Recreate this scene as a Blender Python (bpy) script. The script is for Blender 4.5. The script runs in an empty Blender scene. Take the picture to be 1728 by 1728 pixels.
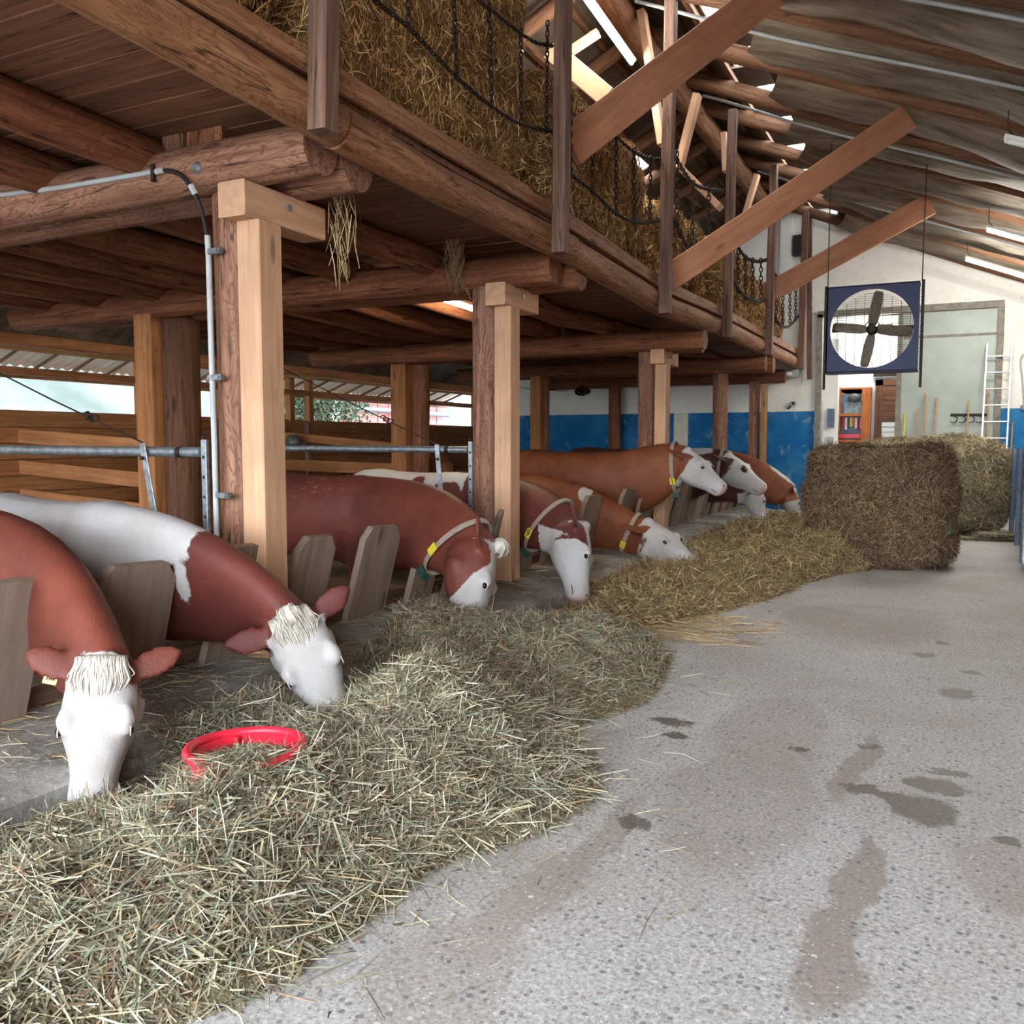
import bpy, bmesh, math, random
import numpy as np
from mathutils import Vector, Matrix, Quaternion

# ------------------------------------------------------------------ camera, world, exposure
SC = bpy.context.scene
COL = SC.collection
F, H, VPX, VPY = 1500., 1.5, 1605., 748.          # focal length in photo pixels, eye height, vanishing point of the aisle
_a, _b = (VPX-864)/F, (864-VPY)/F
_p = math.atan(_b); _t = math.asin(_a/math.sqrt(1+_a*_a+_b*_b))
FW = np.array([-math.sin(_t)*math.cos(_p), math.cos(_t)*math.cos(_p), -math.sin(_p)])
RT = np.array([math.cos(_t), math.sin(_t), 0.]); UP = np.cross(RT, FW); CAM = np.array([0., 0., H])
def ray(x, y): return ((x-864)*RT-(y-864)*UP+F*FW)/F
def onz(x, y, z=0.): d = ray(x, y); return CAM+d*((z-H)/d[2])
def onx(x, y, X): d = ray(x, y); return CAM+d*(X/d[0])
def ony(x, y, Y): d = ray(x, y); return CAM+d*(Y/d[1])
def atd(x, y, zc): return CAM+ray(x, y)*zc
cam = bpy.data.cameras.new('camera'); cam.sensor_width = 36; cam.lens = 36*F/1728; cam.clip_start = .05; cam.clip_end = 500
camo = bpy.data.objects.new('camera', cam); COL.objects.link(camo)
camo.matrix_world = Matrix(((RT[0], UP[0], -FW[0], 0), (RT[1], UP[1], -FW[1], 0), (RT[2], UP[2], -FW[2], H), (0, 0, 0, 1)))
SC.camera = camo
SC.view_settings.view_transform = 'Standard'; SC.view_settings.look = 'None'; SC.view_settings.gamma = 1
SC.view_settings.use_curve_mapping = False
SC.view_settings.exposure = 2.75
SC.cycles.max_bounces = 7; SC.cycles.adaptive_threshold = .03; SC.cycles.diffuse_bounces = 4; SC.cycles.glossy_bounces = 2; SC.cycles.transmission_bounces = 2; SC.cycles.caustics_reflective = False; SC.cycles.caustics_refractive = False
W = bpy.data.worlds.new('overcast_sky'); SC.world = W; W.use_nodes = True
_n = W.node_tree.nodes; _bg = _n['Background']; _bg.inputs[0].default_value = (.84, .92, 1., 1); _bg.inputs[1].default_value = 2.6
# ------------------------------------------------------------------ helpers
R = random.Random(7); NR = np.random.default_rng(7)
def tag(o, label=None, cat=None, group=None, kind=None):
    if label: o['label'] = label
    if cat: o['category'] = cat
    if group: o['group'] = group
    if kind: o['kind'] = kind
    return o
def empty(name, loc, label=None, cat=None, group=None, kind=None):
    o = bpy.data.objects.new(name, None); COL.objects.link(o); o.location = loc; o.empty_display_size = .1
    return tag(o, label, cat, group, kind)
class MB:
    """collects shapes (world coordinates) with a grain coordinate per vertex"""
    def __init__(s): s.v = []; s.f = []; s.g = []; s.n = 0; s.sm = []
    def add(s, v, f, g=None, smooth=False):
        v = np.asarray(v, float); k = s.n; s.v.append(v)
        s.g.append(v if g is None else np.asarray(g, float)); s.n += len(v)
        for q in f: s.f.append([i+k for i in q])
        s.sm += [smooth]*len(f); return s
    def box(s, c, size, M=None, off=None):
        """axis box; grain follows its longest side"""
        c = np.asarray(c, float); h = np.asarray(size, float)/2
        sg = np.array([(x, y, z) for x in (-1, 1) for y in (-1, 1) for z in (-1, 1)], float)
        l = sg*h; ax = int(np.argmax(h)); o3 = [i for i in range(3) if i != ax]
        g = np.stack([l[:, ax], l[:, o3[0]], l[:, o3[1]]], 1)+(np.array([R.uniform(0, 50), R.uniform(0, 50), R.uniform(0, 50)]) if off is None else off)
        w = l if M is None else l@np.asarray(M).T
        return s.add(w+c, [(0, 1, 3, 2), (4, 6, 7, 5), (0, 4, 5, 1), (2, 3, 7, 6), (0, 2, 6, 4), (1, 5, 7, 3)], g)
    def beam(s, p0, p1, w, h, up=(0, 0, 1), ch=.008, n=1, wob=0):
        """squared timber with chamfered arrises from p0 to p1; w across, h along up"""
        p0, p1 = np.asarray(p0, float), np.asarray(p1, float); d = p1-p0; L = np.linalg.norm(d); d = d/L
        up = np.asarray(up, float); x = np.cross(d, up); x /= np.linalg.norm(x); z = np.cross(x, d)
        a, b = w/2, h/2
        pr = [(-a+ch, -b), (a-ch, -b), (a, -b+ch), (a, b-ch), (a-ch, b), (-a+ch, b), (-a, b-ch), (-a, -b+ch)]
        V = []; G = []; o = np.array([R.uniform(0, 60), R.uniform(0, 60), R.uniform(0, 60)])
        for i in range(n+1):
            t = i/n; c = p0+d*L*t+(x*R.uniform(-wob, wob)+z*R.uniform(-wob, wob))
            for (q, r) in pr: V.append(c+x*q+z*r); G.append(np.array([L*t, q, r])+o)
        Fc = [tuple(range(7, -1, -1)), tuple(range(8*n, 8*n+8))]
        for i in range(n):
            for k in range(8): Fc.append((8*i+k, 8*i+(k+1) % 8, 8*i+8+(k+1) % 8, 8*i+8+k))
        return s.add(V, Fc, G)
    def log(s, pts, r, sides=16, wob=.012, seg=.5, smooth=True, taper=0):
        """round timber along a polyline"""
        pts = [np.asarray(p, float) for p in pts]; P = [pts[0]]
        for a, b in zip(pts[:-1], pts[1:]):
            k = max(1, int(np.linalg.norm(b-a)/seg))
            for i in range(1, k+1): P.append(a+(b-a)*i/k)
        return s.tube(P, [r*(1-taper*i/len(P)) for i in range(len(P))], sides, wob, smooth)
    def tube(s, P, r, sides=10, wob=0, smooth=True, caps=True, flat=1.):
        P = np.asarray(P, float); n = len(P); r = np.broadcast_to(np.asarray(r, float), (n,))
        T = np.gradient(P, axis=0); T /= np.linalg.norm(T, axis=1)[:, None]+1e-12
        u = np.array([0, 0, 1.]) if abs(T[0][2]) < .9 else np.array([1., 0, 0])
        V = []; G = []; o = np.array([R.uniform(0, 60), R.uniform(0, 60), R.uniform(0, 60)]); acc = 0
        ph = [R.uniform(0, 6.28) for _ in range(4)]
        for i in range(n):
            if i: acc += np.linalg.norm(P[i]-P[i-1])
            x = np.cross(u, T[i]); x /= np.linalg.norm(x)+1e-12; u = np.cross(T[i], x)
            for k in range(sides):
                a = 6.28319*k/sides
                rr = r[i]+wob*(math.sin(2*a+ph[0]+acc*.7)+.7*math.sin(3*a+ph[1]-acc*1.1)+.6*math.sin(acc*2.3+ph[2]+a))*.5
                q, w = math.cos(a)*rr, math.sin(a)*rr*flat
                V.append(P[i]+x*q+u*w); G.append(np.array([acc, q, w])+o)
        Fc = []
        for i in range(n-1):
            for k in range(sides): Fc.append((sides*i+k, sides*i+(k+1) % sides, sides*i+sides+(k+1) % sides, sides*i+sides+k))
        s.add(V, Fc, G, smooth)
        if caps:
            s.add(V[:sides], [tuple(range(sides-1, -1, -1))], np.array(G[:sides])); s.add(V[-sides:], [tuple(range(sides))], np.array(G[-sides:]))
        return s
    def prism(s, poly, M, o, th):
        """flat polygon (2d) extruded by th along local z; M columns = local axes, o origin"""
        M = np.asarray(M, float); n = len(poly); V = []; G = []; of = np.array([R.uniform(0, 60), R.uniform(0, 60), R.uniform(0, 60)])
        for z in (0, th):
            for (a, b) in poly: V.append(np.asarray(o)+M@np.array([a, b, z])); G.append(np.array([b, a, z])+of)
        Fc = [tuple(range(n-1, -1, -1)), tuple(range(n, 2*n))]+[(i, (i+1) % n, n+(i+1) % n, n+i) for i in range(n)]
        return s.add(V, Fc, G)
    def build(s, name, mat, parent=None, origin=None):
        v = np.concatenate(s.v); g = np.concatenate(s.g)
        if parent is not None and origin is None: origin = np.zeros(3)
        o3 = np.array(origin if origin is not None else (v.min(0)+v.max(0))/2*np.array([1, 1, 0])+np.array([0, 0, v[:, 2].min()]))
        pl = np.zeros(3)
        if parent is not None:
            q = parent
            while q is not None: pl += np.array(q.location); q = q.parent
            o3 = pl
        me = bpy.data.meshes.new(name); me.from_pydata((v-o3).tolist(), [], s.f)
        me.polygons.foreach_set('use_smooth', s.sm)
        at = me.attributes.new('gr', 'FLOAT_VECTOR', 'POINT'); at.data.foreach_set('vector', g.astype(np.float32).ravel())
        me.materials.append(mat); me.update()
        o = bpy.data.objects.new(name, me); COL.objects.link(o)
        if parent is not None: o.parent = parent
        else: o.location = o3
        return o
def thing(mb, name, mat, label, cat, group=None, kind=None): return tag(mb.build(name, mat), label, cat, group, kind)
def struct(mb, name, mat, label=None): return tag(mb.build(name, mat), label, None, None, 'structure')
def copyobj(o, loc, parent=None, rot=None, scale=None):
    c = o.copy(); COL.objects.link(c); c.location = loc
    if parent is not None: c.parent = parent
    if rot is not None: c.rotation_euler = rot
    if scale is not None: c.scale = scale
    return c
# ------------------------------------------------------------------ materials
def srgb(*c):
    c = [x/255 for x in c]
    return tuple((x/12.92 if x <= .04045 else ((x+.055)/1.055)**2.4) for x in c)+(1.,)
class NT:
    def __init__(s, name, rough=.7, spec=.3, metal=0):
        s.m = bpy.data.materials.new(name); s.m.use_nodes = True; s.t = s.m.node_tree; s.b = s.t.nodes['Principled BSDF']
        s.b.inputs['Roughness'].default_value = rough; s.b.inputs['Specular IOR Level'].default_value = spec; s.b.inputs['Metallic'].default_value = metal
    def n(s, ty, **kw):
        nd = s.t.nodes.new(ty)
        for k, v in kw.items():
            if k[0] == '_': setattr(nd, k[1:], v)
            else: s.set(nd.inputs[int(k[1:]) if k[0] == 'i' and k[1:].isdigit() else k.replace('__', ' ')], v)
        return nd
    def set(s, inp, v):
        if hasattr(v, 'links'): s.t.links.new(v, inp)
        elif hasattr(v, 'outputs'): s.t.links.new(v.outputs[0], inp)
        else: inp.default_value = v
    def attr(s, nm='gr', out=1): return s.n('ShaderNodeAttribute', _attribute_name=nm).outputs[out]
    def pos(s): return s.n('ShaderNodeNewGeometry').outputs['Position']
    def scale(s, vec, sc): return s.n('ShaderNodeVectorMath', _operation='MULTIPLY', i0=vec, i1=sc).outputs[0]
    def vadd(s, a, b): return s.n('ShaderNodeVectorMath', _operation='ADD', i0=a, i1=b).outputs[0]
    def noise(s, vec, sc=5, det=4, rough=.55, dist=0, out=0):
        return s.n('ShaderNodeTexNoise', Vector=vec, Scale=sc, Detail=det, Roughness=rough, Distortion=dist).outputs[out]
    def vor(s, vec, sc=5, feat='F1', out=0): return s.n('ShaderNodeTexVoronoi', _feature=feat, Vector=vec, Scale=sc).outputs[out]
    def math(s, op, a, b=0., c=0.): return s.n('ShaderNodeMath', _operation=op, i0=a, i1=b, i2=c).outputs[0]
    def ramp(s, fac, stops, interp='LINEAR'):
        r = s.n('ShaderNodeValToRGB', Fac=fac); e = r.color_ramp; e.interpolation = interp
        while len(e.elements) < len(stops): e.elements.new(.5)
        for el, (p, c) in zip(e.elements, stops): el.position = p; el.color = c if len(c) == 4 else tuple(c)+(1,)
        return r.outputs[0]
    def sstep(s, v, a, b, lo=0., hi=1.): return s.n('ShaderNodeMapRange', _interpolation_type='SMOOTHSTEP', i0=v, i1=a, i2=b, i3=lo, i4=hi).outputs[0]
    def mix(s, fac, a, b, bl='MIX'):
        nd = s.t.nodes.new('ShaderNodeMix'); nd.data_type = 'RGBA'; nd.blend_type = bl; nd.clamp_factor = True
        s.set(nd.inputs[0], fac); s.set(nd.inputs[6], a); s.set(nd.inputs[7], b); return nd.outputs[2]
    def bump(s, h, st=.3, dist=.01):
        s.t.links.new(s.n('ShaderNodeBump', Height=h, Strength=st, Distance=dist).outputs[0], s.b.inputs['Normal'])
    def col(s, c): s.set(s.b.inputs['Base Color'], c); return s
    def sep(s, v): return s.n('ShaderNodeSeparateXYZ', Vector=v).outputs
def wood(name, dark, mid, light, flame=.5, fine=1., rough=.75, wear=None, crack=.8):
    t = NT(name, rough, .25); g = t.attr()
    a = t.noise(t.scale(g, (.9, 14*fine, 14*fine)), 1.6, 6, .6)
    base = t.ramp(a, [(.25, dark), (.5, mid), (.78, light)])
    w = t.noise(t.scale(g, (1.3, 5.5, 5.5)), 1.5, 3, .5, .6)                       # flamed growth rings on a round surface
    fl = t.math('ABSOLUTE', t.math('SINE', t.math('MULTIPLY', w, 46.)))
    fl = t.sstep(fl, .0, .75, 1., 0.)
    c = t.mix(t.math('MULTIPLY', fl, flame), base, dark)
    kn = t.vor(t.scale(g, (1.1, 4.5, 4.5)), 1.0); kn = t.sstep(kn, .05, .13, .85, 0.)
    c = t.mix(kn, c, tuple(x*.4 for x in dark[:3])+(1,))
    bl = t.noise(g, 1.3, 3, .6); c = t.mix(t.sstep(bl, .35, .7, .0, .45), c, tuple(x*.55 for x in mid[:3])+(1,))
    if wear: c = t.mix(t.sstep(t.noise(t.scale(g, (.5, 2.5, 2.5)), 2.2, 4, .65), .48, .62, 0., .8), c, wear)
    cr = t.noise(t.scale(g, (.35, 11, 11)), 1.2, 2, .5); cr = t.sstep(t.math('ABSOLUTE', t.math('SUBTRACT', cr, .5)), .0, .012, crack, 0.)
    c = t.mix(cr, c, (.012, .007, .004, 1))
    t.col(c); t.bump(t.math('SUBTRACT', a, t.math('MULTIPLY', cr, .8)), .35, .006); return t.m
M = {}
M['log'] = wood('log_wood', srgb(84, 46, 32), srgb(138, 88, 62), srgb(176, 122, 88), .55)
M['logdark'] = wood('dark_log_wood', srgb(62, 38, 26), srgb(98, 64, 44), srgb(128, 88, 62), .45)
M['logred'] = wood('reddish_log_wood', srgb(90, 54, 42), srgb(148, 107, 86), srgb(186, 144, 116), .7)
M['edge'] = wood('weathered_edge_log', srgb(96, 58, 38), srgb(152, 106, 74), srgb(190, 148, 112), .6)
M['new'] = wood('fresh_sawn_spruce', srgb(190, 144, 110), srgb(206, 162, 128), srgb(220, 180, 148), .12, .8, crack=.2)
M['brace'] = wood('planed_brace_wood', srgb(158, 104, 76), srgb(178, 124, 94), srgb(196, 142, 110), .16, .8, crack=.2)
M['plank'] = wood('loft_planks', srgb(88, 58, 42), srgb(124, 84, 62), srgb(150, 106, 80), .12)
M['old'] = wood('old_post_wood', srgb(74, 53, 42), srgb(116, 87, 72), srgb(150, 120, 104), .1)
M['grey'] = wood('weathered_grey_board', srgb(122, 104, 90), srgb(140, 122, 107), srgb(158, 141, 126), .1, .7, .85, crack=.25)
M['stall'] = wood('stall_planks', srgb(132, 84, 50), srgb(168, 112, 70), srgb(196, 140, 92), .15, crack=.4)
M['pole'] = wood('yellow_pole', srgb(150, 104, 62), srgb(184, 138, 90), srgb(206, 164, 116), .3)
def plain(name, c, rough=.6, metal=0, spec=.4, var=.25, sc=6, bump=0):
    t = NT(name, rough, spec, metal); n = t.noise(t.pos(), sc, 5, .6)
    t.col(t.mix(t.sstep(n, .3, .7), tuple(x*(1-var) for x in c[:3])+(1,), tuple(min(1, x*(1+var)) for x in c[:3])+(1,)))
    if bump: t.bump(n, bump, .01)
    return t.m
M['galv'] = plain('galvanised_steel', srgb(150, 158, 164), .42, .75, .5, .3, 22)
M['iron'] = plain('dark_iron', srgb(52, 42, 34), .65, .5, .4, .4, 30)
M['chain'] = plain('rusty_chain', srgb(46, 34, 26), .6, .6, .4, .4, 40)
M['black'] = plain('black_rubber', srgb(28, 28, 30), .6, 0, .4, .2)
M['pvc'] = plain('grey_plastic_pipe', srgb(168, 172, 172), .5, 0, .4, .12)
M['white'] = plain('white_paint', srgb(232, 230, 222), .5, 0, .4, .05)
M['alu'] = plain('aluminium', srgb(214, 216, 214), .35, .8, .5, .08)
M['yellow'] = plain('yellow_plastic', srgb(226, 204, 60), .5, 0, .4, .06)
M['tagy'] = plain('pale_yellow_tag', srgb(226, 214, 120), .5, 0, .4, .05)
M['red'] = plain('red_plastic', srgb(214, 40, 62), .38, 0, .5, .08)
M['green'] = plain('dark_green_plastic', srgb(38, 74, 66), .5, 0, .4, .1)
M['greennet'] = plain('green_net_wrap', srgb(72, 140, 92), .6, 0, .4, .15)
M['strap'] = plain('grey_webbing', srgb(152, 136, 124), .8, 0, .2, .15, 30)
M['blue'] = plain('navy_steel', srgb(28, 33, 72), .5, .1, .4, .12)
M['blade'] = plain('dusty_fan_blade', srgb(112, 104, 92), .7, .2, .3, .2, 14)
M['slate'] = plain('grey_green_metal', srgb(160, 168, 160), .55, .1, .35, .08, 2.5)
M['dframe'] = plain('worn_door_frame', srgb(128, 122, 110), .7, 0, .3, .25, 8)
M['tool'] = plain('ash_tool_handle', srgb(186, 148, 108), .6, 0, .3, .12, 20)
M['bluegrey'] = plain('blue_grey_steel', srgb(92, 102, 118), .5, .3, .4, .2, 9)
M['redwall'] = plain('red_barn_paint', srgb(160, 96, 92), .8, 0, .2, .12, 3)
M['bark'] = plain('bark', srgb(86, 70, 54), .9, 0, .2, .3, 9)
def emis(name, c, st):
    t = NT(name); t.b.inputs['Emission Color'].default_value = c; t.b.inputs['Emission Strength'].default_value = st; t.col(c); return t.m
M['tube'] = emis('fluorescent_tube', (1, .97, .9, 1), 46.)
M['tubew'] = emis('warm_fluorescent_tube', (1, .84, .56, 1), 20.)
# ------------------------------------------------------------------ floor and curb
YB, XL, XR, YFR = 20.7, -11.1, 3.5, -4.0
def floor_mat():
    t = NT('washed_aggregate_concrete', .72, .35); p = t.pos()
    wp = t.vadd(p, t.scale(t.noise(p, 1.7, 4, .6, out=1), (.35, .35, 0)))
    big = t.noise(p, .55, 4, .6)
    base = t.ramp(big, [(.3, srgb(140, 134, 128)), (.55, srgb(172, 168, 164)), (.75, srgb(190, 190, 190))])
    fine = t.noise(p, 60, 4, .7); base = t.mix(.5, base, t.ramp(fine, [(.32, srgb(96, 92, 88)), (.5, srgb(180, 178, 176)), (.68, srgb(232, 232, 232))]))
    warm = t.noise(p, .9, 3, .5); base = t.mix(t.sstep(warm, .45, .7, 0, .4), base, srgb(150, 136, 124))
    stains = [  # photo pixel, half sizes in metres (x, y), strength, colour: tyre-worn brown film or dark wet spill
        ((1450, 1290), .07, .55, .75, 0), ((1440, 1480), .07, .45, .8, 0), ((1400, 1620), .11, .32, .8, 0), ((1010, 1420), .07, .6, .55, 0), ((880, 1530), .09, .5, .5, 0),
        ((1250, 1350), .35, .7, .45, 0), ((1300, 1230), .3, .7, .4, 0), ((1460, 1050), .7, 1.0, .35, 0), ((760, 1640), .25, .3, .4, 0), ((1700, 1480), .2, .3, .4, 0),
        ((1555, 1365), .15, .17, .9, 1), ((1575, 1325), .15, .10, .9, 1), ((1460, 1332), .12, .06, .9, 1), ((1515, 1345), .14, .05, .9, 1), ((1600, 1303), .09, .05, .8, 1),
        ((1615, 1170), .11, .13, .75, 1), ((1140, 1218), .13, .07, .95, 1), ((1142, 1240), .08, .06, .95, 1), ((1350, 1266), .03, .05, 1., 1), ((1075, 1387), .08, .05, .85, 1),
        ((1702, 1420), .06, .05, .85, 1), ((1465, 1258), .06, .03, .8, 1), ((1560, 1105), .1, .08, .6, 1), ((1640, 1135), .06, .07, .6, 1), ((1385, 1040), .35, .55, .5, 0), ((1590, 1085), .05, .06, .6, 1)]
    fa = [None, None]
    for (q, rx, ry, st, k) in stains:
        c = onz(*q); d = t.n('ShaderNodeVectorMath', _operation='SUBTRACT', i0=wp if k == 0 else t2(t, p), i1=(c[0]+(.17 if k == 0 else .12), c[1]+(.17 if k == 0 else .12), 0)).outputs[0]
        l = t.n('ShaderNodeVectorMath', _operation='LENGTH', i0=t.scale(d, (1/rx, 1/ry, 0))).outputs[1]
        f = t.sstep(l, .75, 1.1, st, 0.)
        fa[k] = f if fa[k] is None else t.math('MAXIMUM', fa[k], f)
    c = t.mix(t.math('MULTIPLY', fa[0], .85), base, srgb(132, 117, 107))
    v = t.n('ShaderNodeTexVoronoi', Vector=t.vadd(p, t.scale(t.noise(p, 9, 2, out=1), (.02, .02, 0))), Scale=34., Randomness=1.)
    peb = t.math('MULTIPLY', t.sstep(v.outputs[0], .2, .42, 1., 0.), t.sstep(t.sep(v.outputs[1])[0], .45, .6))
    pc = t.ramp(t.sep(v.outputs[1])[1], [(0, srgb(92, 96, 104)), (.5, srgb(132, 130, 128)), (.8, srgb(150, 138, 124)), (1, srgb(214, 212, 206))])
    c = t.mix(t.math('MULTIPLY', peb, .85), c, pc)
    v2 = t.n('ShaderNodeTexVoronoi', Vector=p, Scale=75., Randomness=1.)
    p2 = t.math('MULTIPLY', t.sstep(v2.outputs[0], .2, .4, 1., 0.), t.sstep(t.sep(v2.outputs[1])[0], .5, .6))
    c = t.mix(t.math('MULTIPLY', p2, .75), c, t.ramp(t.sep(v2.outputs[1])[1], [(0, srgb(96, 96, 98)), (.6, srgb(140, 134, 128)), (1, srgb(226, 226, 224))]))
    c = t.mix(t.math('MULTIPLY', fa[1], t.sstep(fine, .35, .65, 1., .9)), c, srgb(76, 66, 54))
    t.col(c); t.set(t.b.inputs['Roughness'], t.math('SUBTRACT', .75, t.math('MULTIPLY', fa[1], .25)))
    t.bump(t.math('ADD', fine, t.math('MULTIPLY', peb, .8)), .25, .004); return t.m
def t2(t, p):
    if not hasattr(t, '_w2'): t._w2 = t.vadd(p, t.scale(t.noise(p, 8, 5, .7, out=1), (.24, .24, 0)))
    return t._w2
M['floor'] = floor_mat()
def concrete():
    t = NT('rough_concrete', .9, .2); p = t.pos(); n = t.noise(p, 34, 5, .75); b = t.noise(p, 2.2, 3)
    c = t.mix(t.sstep(b, .35, .65), srgb(112, 106, 100), srgb(150, 146, 142)); c = t.mix(t.sstep(n, .45, .75, 0, .7), c, srgb(196, 194, 190)); c = t.mix(t.sstep(n, .2, .42, .6, 0), c, srgb(70, 66, 62))
    t.col(c); t.bump(n, .6, .012); return t.m
M['conc'] = concrete()
fl = MB(); fl.box((0, 0, 0), (1, 1, 1)); fl.v[-1] = fl.v[-1]*np.array([XR-(-3.9), YB-YFR+3, .3])+np.array([(XR-3.9)/2, (YB+YFR)/2+1.5, -.15])
struct(fl, 'floor', M['floor'], 'grey washed aggregate concrete aisle floor with wet brown stains')
sf = MB(); sf.box(((XL-3.9)/2, (YB+YFR)/2, -.1), (-3.9-XL, YB-YFR, .28)); M['stallfloor'] = plain('stall_floor', srgb(96, 84, 66), .9, 0, .2, .3, 5, .4)
struct(sf, 'floor', M['stallfloor'], 'littered stall floor behind the feed fence')
cb = MB(); prof = [(-4.02, 0), (-4.02, .21), (-3.6, .22), (-3.2, .15), (-3.14, .13), (-3.12, 0)]
for i, (y0) in enumerate(np.arange(.2, 18.6, .4)):
    pass
ys = np.arange(-2., 18.8, .2); V = []
for y in ys:
    for (x, z) in prof: V.append((x+(R.uniform(-.012, .012) if -4 < x else 0), y, z+(R.uniform(-.008, .008) if z > .02 else 0)))
npf = len(prof); Fc = [tuple(range(npf)), tuple(range(len(V)-1, len(V)-npf-1, -1))]
for i in range(len(ys)-1):
    for k in range(npf): Fc.append((npf*i+k, npf*i+npf+k, npf*i+npf+(k+1) % npf, npf*i+(k+1) % npf))
cb.add(V, Fc); thing(cb, 'feed_curb', M['conc'], 'rough grey concrete curb carrying the wooden feed fence', 'curb')
# ------------------------------------------------------------------ back wall with doorway and annexe
def wall_mat():
    t = NT('whitewashed_wall_blue_dado', .85, .2); p = t.pos(); z = t.sep(p)[2]
    zz = t.math('ADD', z, t.math('MULTIPLY', t.math('SUBTRACT', t.noise(p, 6, 3), .5), .03))
    w = t.mix(t.sstep(t.noise(p, 1.4, 5, .65), .42, .75, 0, .5), srgb(232, 230, 222), srgb(204, 198, 186))
    w = t.mix(t.sstep(t.noise(p, 9, 4, .7), .62, .72, 0, .6), w, srgb(168, 160, 150))
    b = t.mix(t.sstep(t.noise(p, 1.6, 4, .6), .35, .7), srgb(22, 96, 152), srgb(52, 124, 172))
    b = t.mix(t.sstep(t.noise(p, 2.6, 6, .7, .4), .56, .66, 0, .7), b, srgb(150, 166, 160))
    b = t.mix(t.sstep(t.noise(p, 3.2, 5, .7), .55, .72, 0, .6), b, srgb(40, 80, 104))
    t.col(t.mix(t.sstep(zz, 2.2, 2.215), b, w)); t.bump(t.noise(p, 25, 4, .6), .15, .006); return t.m
M['wall'] = wall_mat()
RA, RS = 5.156, .4135                       # underside of the right roof slope: z = RA - RS x
RX, RZ = -3.78, 5.156+.4135*3.78            # ridge
LS = (RZ-2.98)/(RX-XL)                      # left slope
def rz(x): return RA-RS*x if x > RX else RZ+LS*(x-RX)
DX0, DX1, DXM, DZ = -2.66, .82, -1.04, 4.3  # doorway left, right, leaf edge, height
bw = MB(); I3 = [[1, 0, 0], [0, 0, 1], [0, 1, 0]]   # local (x, z) polygon extruded along +y
def poly(mb, pts, y, th): mb.prism(pts[::-1], [[1, 0, 0], [0, 0, 1], [0, 1, 0]], (0, y, 0), th)
poly(bw, [(XL, 0), (DX0, 0), (DX0, rz(DX0)+.35), (RX, RZ+.35), (XL, rz(XL)+.35)], YB, .3)
poly(bw, [(DX0, DZ), (XR, DZ), (XR, rz(XR)+.35), (DX0, rz(DX0)+.35)], YB, .3)
poly(bw, [(DX1, 0), (XR, 0), (XR, DZ), (DX1, DZ)], YB, .3)
struct(bw, 'wall_back', M['wall'], 'whitewashed back wall with peeling blue dado')
an = MB(); an.box(((DX0+DX1)/2-.2, YB+2.0, 2.2), (5., .1, 4.6)); an.box((DX0-.62, YB+1.1, 2.2), (.1, 1.8, 4.6)); an.box((DX1+.8, YB+1.1, 2.2), (.1, 1.8, 4.6))
an.box(((DX0+DX1)/2, YB+1.1, 4.5), (5.2, 2., .1)); M['annex'] = plain('annexe_plaster', srgb(206, 208, 210), .9, 0, .2, .06, 2)
struct(an, 'wall_annexe', M['annex'], 'pale plastered wall of the room beyond the doorway')
df = MB(); df.box((DX0-.0, YB-.04, DZ/2), (.12, .14, DZ)); df.box((DX1, YB-.03, DZ/2), (.12, .1, DZ)); df.box(((DX0+DX1)/2, YB-.05, DZ), (DX1-DX0+.1, .12, .14)); df.box((DXM, YB-.03, DZ/2), (.1, .1, DZ))
struct(df, 'trim_1', M['dframe'], 'worn grey frame around the tall barn doorway')
dl = MB(); dl.box(((DXM+DX1)/2, YB+.03, DZ/2), (DX1-DXM-.1, .05, DZ-.1)); d1 = struct(dl, 'door_1', M['slate'], 'tall grey green sheet metal barn door leaf')
hs = MB(); hs.box(((DXM+DX1)/2, YB-.0, 3.72), (DX1-DXM-.14, .02, .05)); hs.build('seam_strip', M['dframe'], d1)
# ------------------------------------------------------------------ left wall: plank parapet, open bands, eave sheet
wl = empty('wall_left', (XL, 8, 0), 'timber outer wall with open strip under the eave', None, None, 'structure')
for k in range(9):
    m = MB(); z = .1+.215*k
    for (y0, y1) in ((YFR, 4.1), (4.1, 12.2), (12.2, YB)): m = MB(); m.beam((XL+R.uniform(-.006, .006), y0+.004, z), (XL, y1-.004, z), .05, .205, n=1, ch=.006); m.build('plank', M['stall'], wl)
m = MB(); m.box((XL-.05, (YFR+YB)/2, .97), (.03, YB-YFR, 1.94)); m.build('backing', M['stall'], wl)
for (z, h, w) in ((2.455, .1, .08), (2.86, .16, .16)):
    m = MB(); m.beam((XL, YFR, z), (XL, YB, z), w, h); m.build('rail', M['stall'], wl)
m = MB(); m.beam((XL+.06, YFR, 2.74), (XL+.06, YB, 2.74), .05, .05); m.build('batten', M['pole'], wl)
for y in (.5, 4.2, 9.76, 11.4, 13.2, 13.75, 17.2, 20.4):
    m = MB(); m.beam((XL-.04, y, 0), (XL-.04, y, 2.9), .13, .13, up=(0, 1, 0)); m.build('stud', M['stall'], wl)
ev = MB(); ny = 760; V = []; ysv = np.linspace(YFR, YB, ny)
for i, y in enumerate(ysv):
    w = .022*math.sin(i*2*math.pi/5.2); V += [(XL-.12, y, 3.0+w), (XL-1.1, y, 2.62+w)]
ev.add(V, [(2*i, 2*i+2, 2*i+3, 2*i+1) for i in range(ny-1)], None, True)
M['corr'] = plain('corrugated_sheet', srgb(196, 190, 180), .6, 0, .3, .1, 2)
thing(ev, 'eave_sheet', M['corr'], 'pale corrugated roof sheet overhanging the open strip of the timber wall', 'roof sheet')
ej = empty('eave_rafter_set', (XL-.6, 8, 2.5), 'brown outrigger rafters holding up the corrugated eave sheet', 'rafters')
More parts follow.
